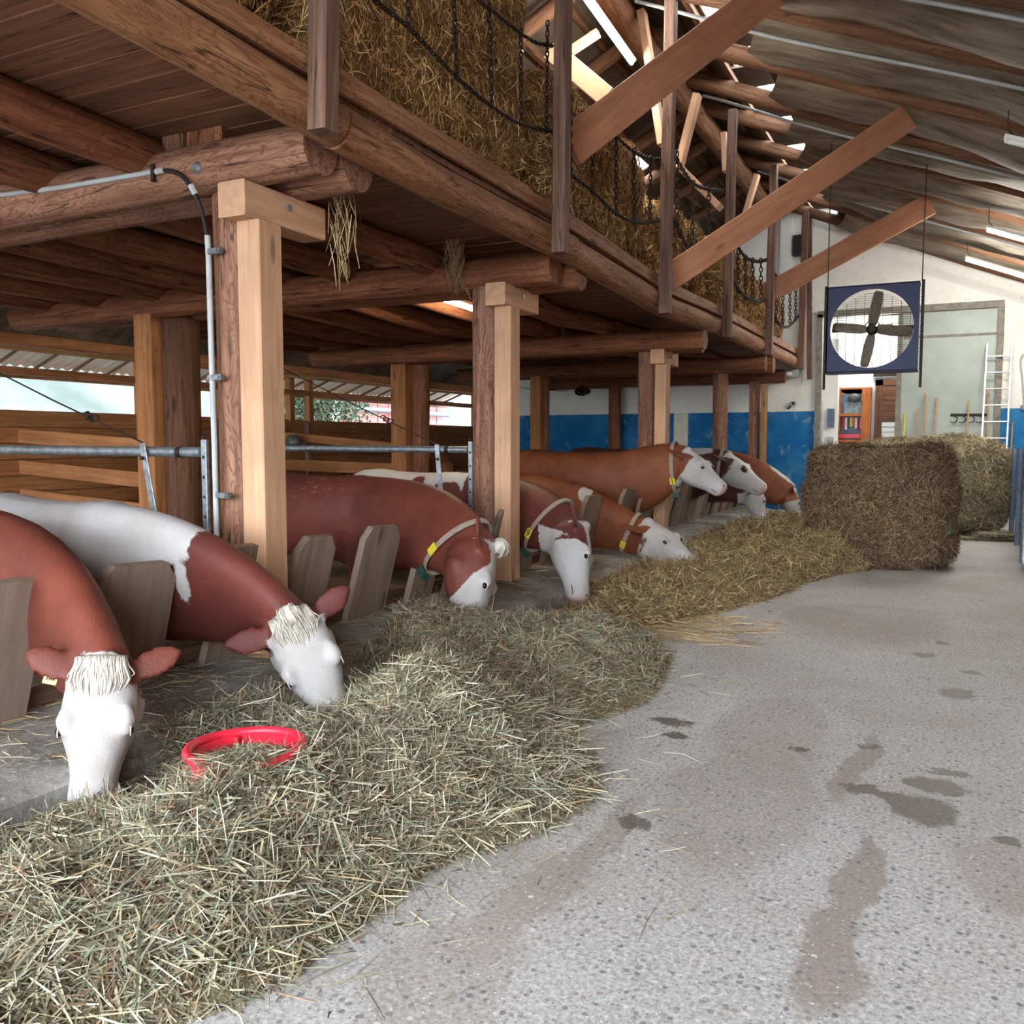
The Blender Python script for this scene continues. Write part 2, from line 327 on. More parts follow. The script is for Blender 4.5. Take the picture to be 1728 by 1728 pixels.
for y in np.arange(YFR+.3, YB, .62):
    m = MB(); m.beam((XL-.1, y, 2.92), (XL-1.1, y, 2.54), .02, .05, n=1); m.build('rafter', M['old'], ej)
m = MB(); m.beam((XL-1.05, YFR, 2.5), (XL-1.05, YB, 2.5), .1, .12); m.build('fascia', M['logred'], ej)
wr = MB(); wr.box((XR+.1, (YB+YFR)/2, 1.95), (.2, YB-YFR, 3.9)); struct(wr, 'wall_right', M['stall'], 'timber wall on the far side of the aisle')
# ------------------------------------------------------------------ roof
ce = empty('ceiling', (0, 8, 6), 'barn roof of round rafters with sagging tarpaulins', None, None, 'structure')
RY = [-3.6, -2.1, -.7, .7, 2.1, 3.5, 4.9, 6.3, 7.4, 8.45, 9.85, 11.5, 13.0, 14.25, 15.75, 17.1, 18.75, 20.35]
M['raft'] = wood('rafter_log', srgb(80, 53, 38), srgb(126, 89, 65), srgb(160, 120, 90), .35)
for y in RY:
    m = MB(); m.log([(RX, y, RZ+.1), (-.5, y+R.uniform(-.04, .04), rz(-.5)+.09), (XR+.2, y, rz(XR+.2)+.1)], .11, 12, .012, .6); m.build('rafter', M['raft'], ce)
    m = MB(); m.log([(RX, y, RZ+.1), (-7, y, rz(-7)+.1), (XL-.1, y, rz(XL)+.1)], .1, 10, .012, .8); m.build('rafter', M['raft'], ce)
m = MB(); m.log([(RX, YFR, RZ-.08), (RX+.05, 8, RZ-.1), (RX, YB, RZ-.08)], .17, 16, .012, .8); m.build('ridge_log', M['edge'], ce)
M['sheet'] = plain('roof_boarding', srgb(96, 84, 72), .85, 0, .2, .25, 3)
xs = [RX, -2.85, -2.35, -.6, 1.2, XR+.3]
for i in range(len(xs)-1):
    a, b = xs[i], xs[i+1]
    if i == 1:                                   # daylight slots between boards just below the ridge
        yy = YFR
        for y in [(RY[k]+RY[k+1])/2 for k in range(9, 16)]:
            m = MB(); m.beam(((a+b)/2, yy, rz((a+b)/2)+.36), ((a+b)/2, y-.3, rz((a+b)/2)+.36), b-a+.02, .03); m.build('roof_panel', M['sheet'], ce); yy = y+.3
        m = MB(); m.beam(((a+b)/2, yy, rz((a+b)/2)+.36), ((a+b)/2, YB+.3, rz((a+b)/2)+.36), b-a+.02, .03); m.build('roof_panel', M['sheet'], ce)
    else:
        n = np.array([RS, 0, 1.]); n /= np.linalg.norm(n)
        m = MB(); m.beam((a, (YFR+YB)/2, rz(a)+.36), (b, (YFR+YB)/2, rz(b)+.36), YB-YFR+.8, .03, up=n); m.build('roof_panel', M['sheet'], ce)
lx = [RX, -5.0, -5.35, -7.4, -9.3, XL-.1]
for i in range(5):
    a, b = lx[i], lx[i+1]; n = np.array([-LS, 0, 1.]); n /= np.linalg.norm(n)
    if i == 1:
        for (y0, y1) in ((YFR-.4, 7.2), (7.9, 9.8), (10.5, 12.4), (13.1, 15.), (15.7, YB+.4)):
            m = MB(); m.beam((a, (y0+y1)/2, rz(a)+.34), (b, (y0+y1)/2, rz(b)+.34), y1-y0, .03, up=n); m.build('roof_panel', M['sheet'], ce)
    else: m = MB(); m.beam((a, (YFR+YB)/2, rz(a)+.34), (b, (YFR+YB)/2, rz(b)+.34), YB-YFR+.8, .03, up=n); m.build('roof_panel', M['sheet'], ce)
for x in (-3.3, -2.95, -2.25, -1.2, -.2, .9, 2., 3., -4.3, -4.9, -5.5, -6.4, -7.4, -8.4, -9.4, -10.4):
    m = MB(); m.beam((x, YFR, rz(x)+.28), (x, YB, rz(x)+.28), .08, .1, n=4); m.build('batten', M['raft'], ce)
def tarp_mat():
    t = NT('dusty_tarpaulin', .8, .25); p = t.pos()
    n = t.noise(t.scale(p, (.6, 3., 1)), 2.2, 5, .65); c = t.ramp(n, [(.3, srgb(90, 78, 65)), (.52, srgb(132, 119, 102)), (.75, srgb(160, 149, 132))])
    c = t.mix(t.sstep(t.noise(t.scale(p, (.5, 9, 1)), 2, 4), .55, .7, 0, .45), c, srgb(84, 70, 56)); t.col(c); t.bump(t.noise(t.scale(p, (.8, 5, 1)), 4, 3), .4, .02); return t.m
M['tarp'] = tarp_mat()
for i in range(len(RY)-1):
    y0, y1 = RY[i]+.08, RY[i+1]-.08; nx, nyy = 40, 12; m = MB(); V = []; sg = R.uniform(.16, .24); ph = R.uniform(0, 6); x0 = -2.3+R.uniform(-.12, .1)
    for a in range(nx+1):
        for b in range(nyy+1):
            u = b/nyy; x = x0+.25*abs(u-.5)*2*(1 if a == 0 else max(0, 1-a/5))+(3.55-x0)*a/nx
            s = sg*(1+.35*math.sin(x*1.3+ph)+.15*math.sin(x*3.1+2*ph))
            V.append((x, y0+(y1-y0)*u+.03*math.sin(x*2+ph), rz(x)+.1-s*(4*u*(1-u))**.7+.012*math.sin(x*7+u*9+ph)))
    m.add(V, [(a*(nyy+1)+b, a*(nyy+1)+b+1, (a+1)*(nyy+1)+b+1, (a+1)*(nyy+1)+b) for a in range(nx) for b in range(nyy)], None, True); m.build('tarpaulin', M['tarp'], ce)
for (y, dz) in ((8.62, -.03), (10.1, -.04), (13.2, -.03), (17.25, -.02)):
    m = MB(); P = [(x, y+.03*math.sin(x*2.1), rz(x)+dz-.05*math.sin((x+3.3)*.8)**2) for x in np.linspace(-3.4, 3.2, 26)]; m.tube(P, .02, 8); m.build('conduit', M['pvc'], ce)
for i in range(len(RY)-1):                       # tarpaulins closing the left slope down to the eave
    y0, y1 = RY[i]-.02, RY[i+1]+.02; m = MB(); V = []; ph = R.uniform(0, 6)
    for a in range(17):
        for b in range(9): u = b/8; x = XL-.02+(3.6+XL*0)*a/16; V.append((x, y0+(y1-y0)*u, rz(x)+(.0 if a else -.06)-.1*(4*u*(1-u))*(a/16)**.3*(1+.3*math.sin(x*2+ph))))
    m.add(V, [(a*9+b, a*9+b+1, (a+1)*9+b+1, (a+1)*9+b) for a in range(16) for b in range(8)], None, True); m.build('tarpaulin', M['tarp'], ce)
# ------------------------------------------------------------------ posts and cross beams
ZB = lambda y: float(np.interp(y, [0, 4.1, 7.5, 12.4, 16.9, 20.5], [3.2, 3.11, 3.06, 2.93, 2.95, 2.96]))
def post_pair(y, which, first=False, sq=True):
    m = MB(); m.log([(-3.95, y+.03, .1), (-3.94, y, ZB(y)-.12)], .135, 18, .01, .35); thing(m, 'log_post', M['logred'], 'round debarked log post '+which, 'post', 'log posts along the feed fence')
    if not sq: return
    m = MB(); m.beam((-3.70, y-.06, .18), (-3.70, y-.06, ZB(y)-.32), .17, .2, up=(0, 1, 0), n=1); thing(m, 'support_post', M['new'], 'fresh square spruce post '+which, 'post', 'square support posts')
    m = MB(); m.beam((-3.72, y-.26, ZB(y)-.22), (-3.72, y+.46, ZB(y)-.22), .2, .2); b = thing(m, 'bearing_block', M['new'], 'short spruce block under the cross beams '+which, 'block', 'bearing blocks')
    m = MB(); m.tube([(-3.625, y+.1, ZB(y)-.2), (-3.6, y+.1, ZB(y)-.2)], .018, 8); m.build('bolt', M['galv'], b)
post_pair(4.2, 'carrying the grey conduit'); post_pair(7.47, 'beside the cow tagged nine'); post_pair(12.4, 'behind the cows lifting their heads'); post_pair(16.9, 'standing by the far cows', sq=False)
m = MB(); m.beam((-3.95, 20.2, .03), (-3.95, 20.2, ZB(20)-.1), .2, .2, up=(0, 1, 0)); thing(m, 'square_post', M['logred'], 'brown square post against the blue dado', 'post')
m = MB(); m.beam((-3.72, 20.1, .03), (-3.72, 20.1, ZB(20)-.2), .13, .13, up=(0, 1, 0)); thing(m, 'square_post', M['pole'], 'thin pale post beside the brown post at the back wall', 'post')
def xl(x, y, Y): return ony(x, y, Y)[0]
beams = [(4.08, xl(541, 262, 4.08), XL+.6, 'logred', 'long cross beam log over the conduit post, bolt in its side'), (4.42, xl(604, 290, 4.42), XL+.8, 'logred', 'second cross beam log behind the bolted beam'),
         (7.42, -3.22, xl(40, 512, 7.5), 'log', 'cross beam log resting over the second log post'), (7.78, -3.12, -10.2, 'log', 'hidden twin beam log behind the second post'),
         (12.3, xl(1190, 577, 12.3), xl(530, 590, 12.3), 'log', 'cross beam log with pale sawn left end over the third post'), (12.62, -3.2, -9.4, 'log', 'twin of the cross beam over the third post'),
         (16.8, xl(1293, 606, 16.8), xl(775, 628, 16.8), 'log', 'cross beam log over the fourth log post'), (17.1, -3.0, -7.4, 'log', 'twin of the cross beam over the fourth post'), (20.2, -3.3, xl(918, 642, 20.2), 'log', 'cross beam log close to the white back wall')]
for (y, x1, x0, mt, lab) in beams:
    m = MB(); m.log([(x0, y, ZB(y)+R.uniform(-.015, .015)), ((x0+x1)/2, y, ZB(y)+.01), (x1, y, ZB(y)+(.02 if y < 5 else 0))], .148, 18, .006, .5); b = thing(m, 'cross_beam', M[mt], lab, 'beam', 'cross beams under the loft')
    if lab.endswith('side'):
        q = ony(333, 283, y-.142); m = MB(); m.tube([(q[0], y-.11, q[2]), (q[0], y-.15, q[2]), (q[0], y-.165, q[2])], [.035, .035, .02], 12); m.build('bolt', M['galv'], b)
# second row
for (x0, x1, yy, Y, rnd, lab) in ((240, 274, 600, 7.45, 0, 'square sawn post at the end of the stall planks'), (276, 326, 600, 7.7, 1, 'dark round post behind the square stall post'), (665, 694, 650, 12.6, 0, 'broad square post in front of the white wall edge'),
                        (695, 722, 650, 12.75, 1, 'round bark stained post beside the broad square post'), (897, 917, 700, 16.6, 0, 'slim square post in front of the blue dado'), (917, 926, 700, 16.75, 1, 'thin round pole beside the slim square post'), (1027, 1047, 700, 20.2, 1, 'round spotted post at the blue dado')):
    a, b = ony(x0, yy, Y), ony(x1, yy, Y); w = b[0]-a[0]; xc = (a[0]+b[0])/2; m = MB()
    if rnd: m.log([(xc, Y, .03), (xc+.01, Y, ZB(Y)-.1)], w/2, 14, .008, .5); thing(m, 'round_post', M['logdark' if Y < 8 else 'log'], lab, 'post', 'inner row posts')
    else: m.beam((xc, Y, .03), (xc, Y, ZB(Y)-.1), w*.85, w*.85, up=(0, 1, 0)); thing(m, 'square_post', M['stall'], lab, 'post', 'inner row posts')
# stall rails between inner posts and outer wall
for s, (xa, xb, Y, rows, lab) in enumerate(((0, 240, 7.72, ((719, 745, 741, 766), (771, 796, 798, 822), (817, 850, 848, 884)), 'sloping stall boards left of the square sawn post'), (478, 664, 12.85, ((727, 742, 747, 762), (775, 795, 783, 800)), 'stall boards left of the broad square post'))):
    e = empty('stall_partition', (ony(xb, 800, Y)[0], Y, .05), lab, 'partition')
    for (a0, a1, b0, b1) in rows:
        p, q = ony(xa-30, a0-2, Y), ony(xa-30, a1-2, Y); r, u = ony(xb, b0, Y), ony(xb, b1, Y)
        m = MB(); m.beam((p+q)/2, (r+u)/2, .045, abs(p[2]-q[2])*.9); m.build('board', M['stall'], e)
    for xx in (22, ) if s == 0 else (520,):
        p = ony(xx, 800, Y+.06); m = MB(); m.beam((p[0], Y+.07, .05), (p[0], Y+.07, ony(xx, 715, Y)[2]), .1, .07, up=(0, 1, 0)); m.build('upright', M['old'], e)
# ------------------------------------------------------------------ hay loft
EL = [(518, 186), (740, 312), (930, 404), (1112, 514), (1225, 557), (1343, 612)]; EX = -3.1
EP = [onx(x, y, EX) for x, y in EL]; d0 = EP[0]-EP[1]; EP = [EP[0]+d0*2.3]+EP; EP[-1][1] = min(EP[-1][1], YB-.05)
EZ = lambda y: float(np.interp(y, [p[1] for p in EP], [p[2] for p in EP]))
PZ = lambda y: EZ(y)+.17                                                       # top of the loft planks
lo = empty('hay_loft', (EX, 8, 3), 'log framed hay loft floor above the cow stalls', 'loft')
for k, (a, b) in enumerate(((YFR+.3, 4.05), (4.07, 7.4), (7.42, 12.3), (12.32, YB-.05))):
    yy = np.linspace(a, b, max(3, int((b-a)/.7))); m = MB(); m.log([(EX+R.uniform(-.01, .01), y, EZ(y)) for y in yy], .125, 20, .012, .5); m.build('edge_log', M['edge'], lo)
for k, (a, b) in enumerate(((YFR+.3, 3.85), (3.9, 7.05), (7.1, 10.2), (10.25, 13.35), (13.4, 16.6), (16.65, YB-.05))):
    m = MB(); m.beam((EX+.06, a, PZ(a)+.04), (EX+.06, b, PZ(b)+.04), .045, .13, n=2); m.build('kick_board', M['edge'], lo)
JX = [-4.5, -5.4, -6.3, -7.2, -8.1, -9.0, -9.9]
for x in JX:
    for (a, b) in ((YFR+.4, 7.6), (7.65, 12.45), (12.5, YB-.1)):
        if x < -9.6 and a > 8: continue
        m = MB(); m.log([(x+R.uniform(-.06, .06), y, PZ(y)-.17) for y in np.linspace(a, b, 6)], .13, 12, .014, .8); m.build('joist', M['log'], lo)
for i, y in enumerate(np.arange(YFR+.4, YB-.1, .235)):
    xe = -10.3 if y < 8 else (-9.6 if y < 13 else -8.8)
    m = MB(); m.beam((xe, y+.117, PZ(y)-.02+R.uniform(-.004, .004)), (EX+.02, y+.117, PZ(y)-.02+R.uniform(-.004, .004)), .233, .04, ch=.001); m.build('plank', M['plank'], lo)
m = MB(); m.beam((-4.33, 4.2, ZB(4.2)+.1), (-4.33, 4.2, PZ(4.2)-.03), .17, .22, up=(0, 1, 0)); m.build('packing_block', M['logred'], lo)
m = MB(); m.beam((-4.08, 4.22, ZB(4.2)+.1), (-4.08, 4.22, PZ(4.2)-.03), .28, .24, up=(0, 1, 0)); m.build('packing_block', M['log'], lo)
LPX = -2.93
LP = []
for (x, yb, yt, w, lab) in ((545, 212, -120, .115, 'nearest to the open barn end, frayed grey foot'), (945, 415, -60, .115, 'where the lowest big brace foot meets the loft'), (1122, 518, -12, .12, 'on the loft edge beside the tall straw stack'), (1227, 565, 175, .12, 'on the loft edge crossed by the middle brace'), (1297, 600, 268, .13, 'on the loft edge at the foot of the far brace'), (1351, 622, 335, .13, 'on the loft edge beside the white back wall')):
    b, t = onx(x, yb, LPX), onx(x, yt, LPX); Y = min(b[1], YB-.12); LP.append((Y, t[2])); m = MB()
    m.beam((LPX, Y, EZ(Y)-.17), (LPX+.02, Y+.02, min(t[2], rz(LPX)-.02)), w, w*1.05, up=(0, 1, 0), n=4, wob=.006); thing(m, 'loft_post', M['old'], 'upright weathered loft rail post '+lab, 'post', 'loft rail posts')
# braces from the loft posts up to the rafters
def brace(px0, px1, Y0, Y1, h, lab, ext=0., back=.06):
    a, b = ony(*px0, Y0), ony(*px1, Y1); d = (b-a); b = b+d*ext; a = a-d*back; m = MB(); m.beam(a, b, .07, h, up=(0, 0, 1), n=3); return thing(m, 'diagonal_brace', M['brace'], lab, 'brace', 'diagonal roof braces')
brace((957, 252), (1268, 12), 7.3, 9.0, .33, 'broad planed brace rising in front of the roof timbers, widest of the three', .3, -.01)
brace((1140, 462), (1522, 205), 10.4, 11.75, .31, 'long planed brace crossing in front of the loft rail post', .03)
brace((1300, 492), (1563, 348), 16.45, 15.95, .36, 'planed brace ending above the hanging fan', .03)
# lighter struts by the ridge
for (a, b, Y, w, lab) in (((1083, 20), (1118, 245), 10.6, .16, 'pale strut dropping from the ridge log to the straw'), ((1177, 160), (1145, 285), 11.6, .16, 'short pale strut leaning against the ridge log'), ((1222, 225), (1225, 290), 14.2, .16, 'stubby pale strut under the ridge by the rail post'), ((1278, 295), (1258, 360), 16.5, .16, 'short pale strut far along the ridge log'),
                      ((930, 85), (1025, 165), 9.6, .22, 'sunlit orange strut under the left roof slope'), ((1150, 285), (1215, 350), 12.4, .24, 'brown strut running down behind the straw stack'), ((965, 85), (1010, 55), 9.9, .09, 'short collar piece beneath the ridge lamp')):
    p, q = ony(*a, Y), ony(*b, Y); m = MB(); m.beam(p, q, .09, w, up=(0, 1, 0) if abs(p[2]-q[2]) > abs(p[0]-q[0]) else (0, 0, 1)); thing(m, 'roof_strut', M['new'], lab, 'strut', 'roof struts')
# ------------------------------------------------------------------ feed fence of leaning boards
ff = empty('feed_fence', (-3.8, 8, .2), 'feed fence of leaning grey boards with clipped corners on the curb', 'fence')
bys = [(2.17, 2.64), (2.95, 3.42), (3.77, 4.15), (4.42, 4.8), (5.13, 5.58), (5.92, 6.27), (6.52, 6.9), (7.22, 7.58), (7.88, 8.22), (8.54, 9.05), (9.44, 9.98), (10.66, 11.2), (11.5, 12.1)]
bys = [(.73, 1.15), (1.45, 1.88)]+bys+[(y, y+.4) for y in np.arange(12.72, 18.2, .66)]
for (a, b) in bys:
    w, L, c = b-a, .745+R.uniform(-.015, .015), .07; ln = .17; k = R.uniform(-.02, .02)
    mz = np.array([ln+k, .035, .73]); mz /= np.linalg.norm(mz); my = np.array([R.uniform(-.03, .03), 1., 0]); mx = np.cross(my, mz); my = np.cross(mz, mx)
    m = MB(); m.prism([(-.012, 0), (w-.03, 0), (w, .1), (w, L-c*1.3), (w-c, L), (c, L), (0, L-c*1.3)], np.stack([my, mz, mx], 1), (-3.9, a, .19), .05); m.build('board', M['grey'], ff)
m = MB(); m.beam((-3.97, -1.5, .27), (-3.97, 18.4, .27), .05, .1); m.build('bottom_rail', M['old'], ff)
# ------------------------------------------------------------------ steel gates at the posts
def gate(Y, x0, x1, ypx, yv, xd, wire, lab, lab2):
    p, q = ony(x0, ypx[0], Y), ony(x1, ypx[1], Y); e = empty('steel_gate', (q[0], Y, .1), lab, 'gate', 'steel crossing gates')
    m = MB(); m.tube([p, q], .034, 14); m.build('top_pipe', M['galv'], e)
    m = MB(); z0 = .25; m.beam((q[0]+.03, Y, z0), (q[0]+.03, Y, ony(x1, yv, Y)[2]), .045, .03, up=(0, 1, 0), ch=.004); v = m.build('mounting_bar', M['galv'], e)
    for z in np.arange(.5, 1.6, .13): m = MB(); m.tube([(q[0]+.03, Y-.014, z), (q[0]+.03, Y-.017, z)], .011, 8); m.build('bolt', M['iron'], v)  # not real bolts: dark discs stand in for the shaded holes in the bar
    a, b = ony(xd[0], xd[1], Y-.05), ony(xd[2], xd[3], Y-.05); m = MB(); m.beam(a, b, .05, .012, up=(0, 1, 0), ch=.002); s = m.build('strut_bar', M['galv'], e)
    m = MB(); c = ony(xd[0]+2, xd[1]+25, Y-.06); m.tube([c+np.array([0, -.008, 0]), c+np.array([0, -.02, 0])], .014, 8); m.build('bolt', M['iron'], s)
    m = MB(); c = ony(x1-35, ypx[1], Y); m.tube([c+np.array([-.02, 0, 0]), c+np.array([.02, 0, 0])], .039, 14); m.build('pipe_clamp', M['iron'], e)
    m = MB(); Y < 6 or m.tube([ony(x0, 868, Y), ony(x1, 862, Y)], .028, 10).build('lower_pipe', M['galv'], e)
    a, b = ony(wire[0], wire[1], Y-.02), ony(wire[2], wire[3], Y+.0)
    w = MB(); w.tube([a, (a+b)/2+np.array([0, 0, -.01]), b], .006, 6); wo = thing(w, 'stay_wire', M['iron'], lab2, 'wire', 'gate stay wires')
    kq = b+(a-b)*.27; P = [kq+np.array([.03*math.cos(t*2.4), .02*math.sin(t*3.1), .025*math.sin(t*2.4)])+(a-b)*.006*t for t in np.linspace(0, 9, 40)]; w = MB(); w.tube(P, .006, 5); w.build('wire_twist', M['iron'], wo)
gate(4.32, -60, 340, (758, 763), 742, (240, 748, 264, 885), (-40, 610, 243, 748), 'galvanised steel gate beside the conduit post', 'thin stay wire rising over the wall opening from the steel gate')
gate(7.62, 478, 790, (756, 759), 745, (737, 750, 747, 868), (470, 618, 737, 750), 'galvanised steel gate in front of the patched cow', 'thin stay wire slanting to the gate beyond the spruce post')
# conduit on the first log post and beam
cd = empty('conduit_run', (-3.95, 4.05, .3), 'grey electric conduit clipped to the first log post and beam', 'conduit')
YC = 4.03; P = [ony(x, y, YC) for x, y in ((366, 905), (362, 750), (357, 600), (352, 430), (350, 398))]; m = MB(); m.tube(P, .018, 12); m.build('pipe', M['pvc'], cd)
P = [ony(x, y, 3.93) for x, y in ((-60, 337), (100, 317), (200, 300), (262, 290))]; m = MB(); m.tube(P, .016, 12); m.build('pipe', M['pvc'], cd)
def smoothpath(P, n=24):
    P = np.array(P); t = np.linspace(0, len(P)-1, n); o = []
    for u in t:
        i = min(int(u), len(P)-2); f = u-i; p0, p1, p2, p3 = P[max(i-1, 0)], P[i], P[i+1], P[min(i+2, len(P)-1)]
        o.append(.5*((2*p1)+(-p0+p2)*f+(2*p0-5*p1+4*p2-p3)*f*f+(-p0+3*p1-3*p2+p3)*f**3))
    return np.array(o)
m = MB(); m.tube(smoothpath([ony(x, y, yy) for x, y, yy in ((258, 291, 3.93), (285, 288, 3.92), (308, 298, 3.92), (325, 322, 3.93), (340, 355, 3.97), (350, 400, 4.03))]), .013, 10); m.build('cable', M['black'], cd)
m = MB(); m.tube([ony(322, 312, 3.925), ony(330, 328, 3.94)], .019, 10); m.build('coupling', M['pvc'], cd); m = MB(); m.tube([ony(264, 290, 3.925), ony(278, 287, 3.925)], .019, 10); m.build('coupling', M['pvc'], cd)
for (x, y) in ((361, 637), (373, 836), (358, 424)):
    c = ony(x, y, 4.02); m = MB(); m.beam(c+np.array([-.05, .01, 0]), c+np.array([.07, .0, 0]), .03, .035, up=(0, 0, 1), ch=.004); m.tube([c+np.array([.05, -.015, 0]), c+np.array([.05, -.03, 0])], .01, 8); m.build('pipe_clip', M['galv'], cd)
c = ony(258, 292, 3.92); m = MB(); m.beam(c+np.array([0, 0, -.05]), c+np.array([0, 0, .05]), .025, .03, up=(0, 1, 0)); m.build('pipe_clip', M['iron'], cd)
# ------------------------------------------------------------------ cows
def coat(name, c0, c1):
    t = NT(name, .55, .3); a = t.n('ShaderNodeAttribute', _attribute_name='coat'); s = t.sep(a.outputs[1]); g = t.attr('gr')
    n = t.math('MULTIPLY', t.math('SUBTRACT', t.noise(g, 9, 5, .7), .5), .10)
    w = t.sstep(t.math('ADD', s[0], n), -.008, .008)
    hair = t.noise(t.scale(g, (30, 30, 30)), 3, 3, .6); big = t.noise(g, 2.6, 4, .6)
    b = t.mix(t.sstep(big, .3, .7), c0, c1); b = t.mix(t.math('MULTIPLY', hair, .25), b, tuple(x*.55 for x in c0[:3])+(1,))
    b = t.mix(t.math('MULTIPLY', t.sstep(t.noise(t.scale(g, (9, 40, 22)), 1.5, 4, .7), .58, .66), s[2]), b, srgb(176, 160, 110))
    wh = t.mix(t.sstep(big, .35, .75), srgb(182, 179, 178), srgb(162, 155, 148)); wh = t.mix(t.math('MULTIPLY', t.sstep(hair, .45, .75), .3), wh, srgb(160, 150, 142))
    c = t.mix(w, b, wh); c = t.mix(t.sstep(s[1], .0, 1., 0., .7), c, srgb(214, 170, 160))
    t.col(c); t.bump(t.math('ADD', hair, t.math('MULTIPLY', t.noise(g, 14, 4, .6), 2.)), .35, .007); return t.m
CO = {'red': coat('red_brown_coat', srgb(96, 48, 38), srgb(122, 62, 48)), 'dark': coat('dark_red_coat', srgb(84, 40, 35), srgb(108, 53, 44)), 'orange': coat('fox_brown_coat', srgb(108, 58, 36), srgb(138, 78, 48)), 'choc': coat('chocolate_coat', srgb(58, 32, 24), srgb(82, 44, 32))}
M['eye'] = plain('cow_eye', srgb(24, 18, 18), .12, 0, .6, .1); M['lid'] = plain('pink_eyelid', srgb(190, 172, 164), .5, 0, .3, .1); M['nose'] = plain('dark_pink_nostril', srgb(92, 58, 56), .5, 0, .4, .1); M['hairw'] = plain('white_poll_hair', srgb(186, 179, 168), .7, 0, .3, .12, 60)
def ring(c, ax, up, hw, ht, hb, n=20, e=2.3):
    l = np.cross(ax, up); l /= np.linalg.norm(l)+1e-9; u = np.cross(l, ax); V = []
    for k in range(n):
        a = 2*math.pi*k/n; ca, sa = math.cos(a), math.sin(a)
        x = math.copysign(abs(ca)**(2/e), ca); y = math.copysign(abs(sa)**(2/e), sa)
        V.append(c+l*hw*x+u*(ht if y > 0 else hb)*y)
    return V
def loft(mb, st, n=20, e=2.3):
    """st: list of (centre, axis, up, half width, top, bottom)"""
    V = []; Fc = []
    for s in st: V += ring(*[np.asarray(x, float) if i < 3 else x for i, x in enumerate(s)], n, e)
    m = len(st)
    for i in range(m-1):
        for k in range(n): Fc.append((i*n+k, i*n+(k+1) % n, (i+1)*n+(k+1) % n, (i+1)*n+k))
    Fc += [tuple(range(n-1, -1, -1)), tuple(range((m-1)*n, m*n))]
    mb.add(V, Fc, None, True)
def bez(p0, p1, p2, p3, t): return (1-t)**3*p0+3*(1-t)**2*t*p1+3*(1-t)*t*t*p2+t**3*p3
def nrm(v): v = np.asarray(v, float); return v/np.linalg.norm(v)
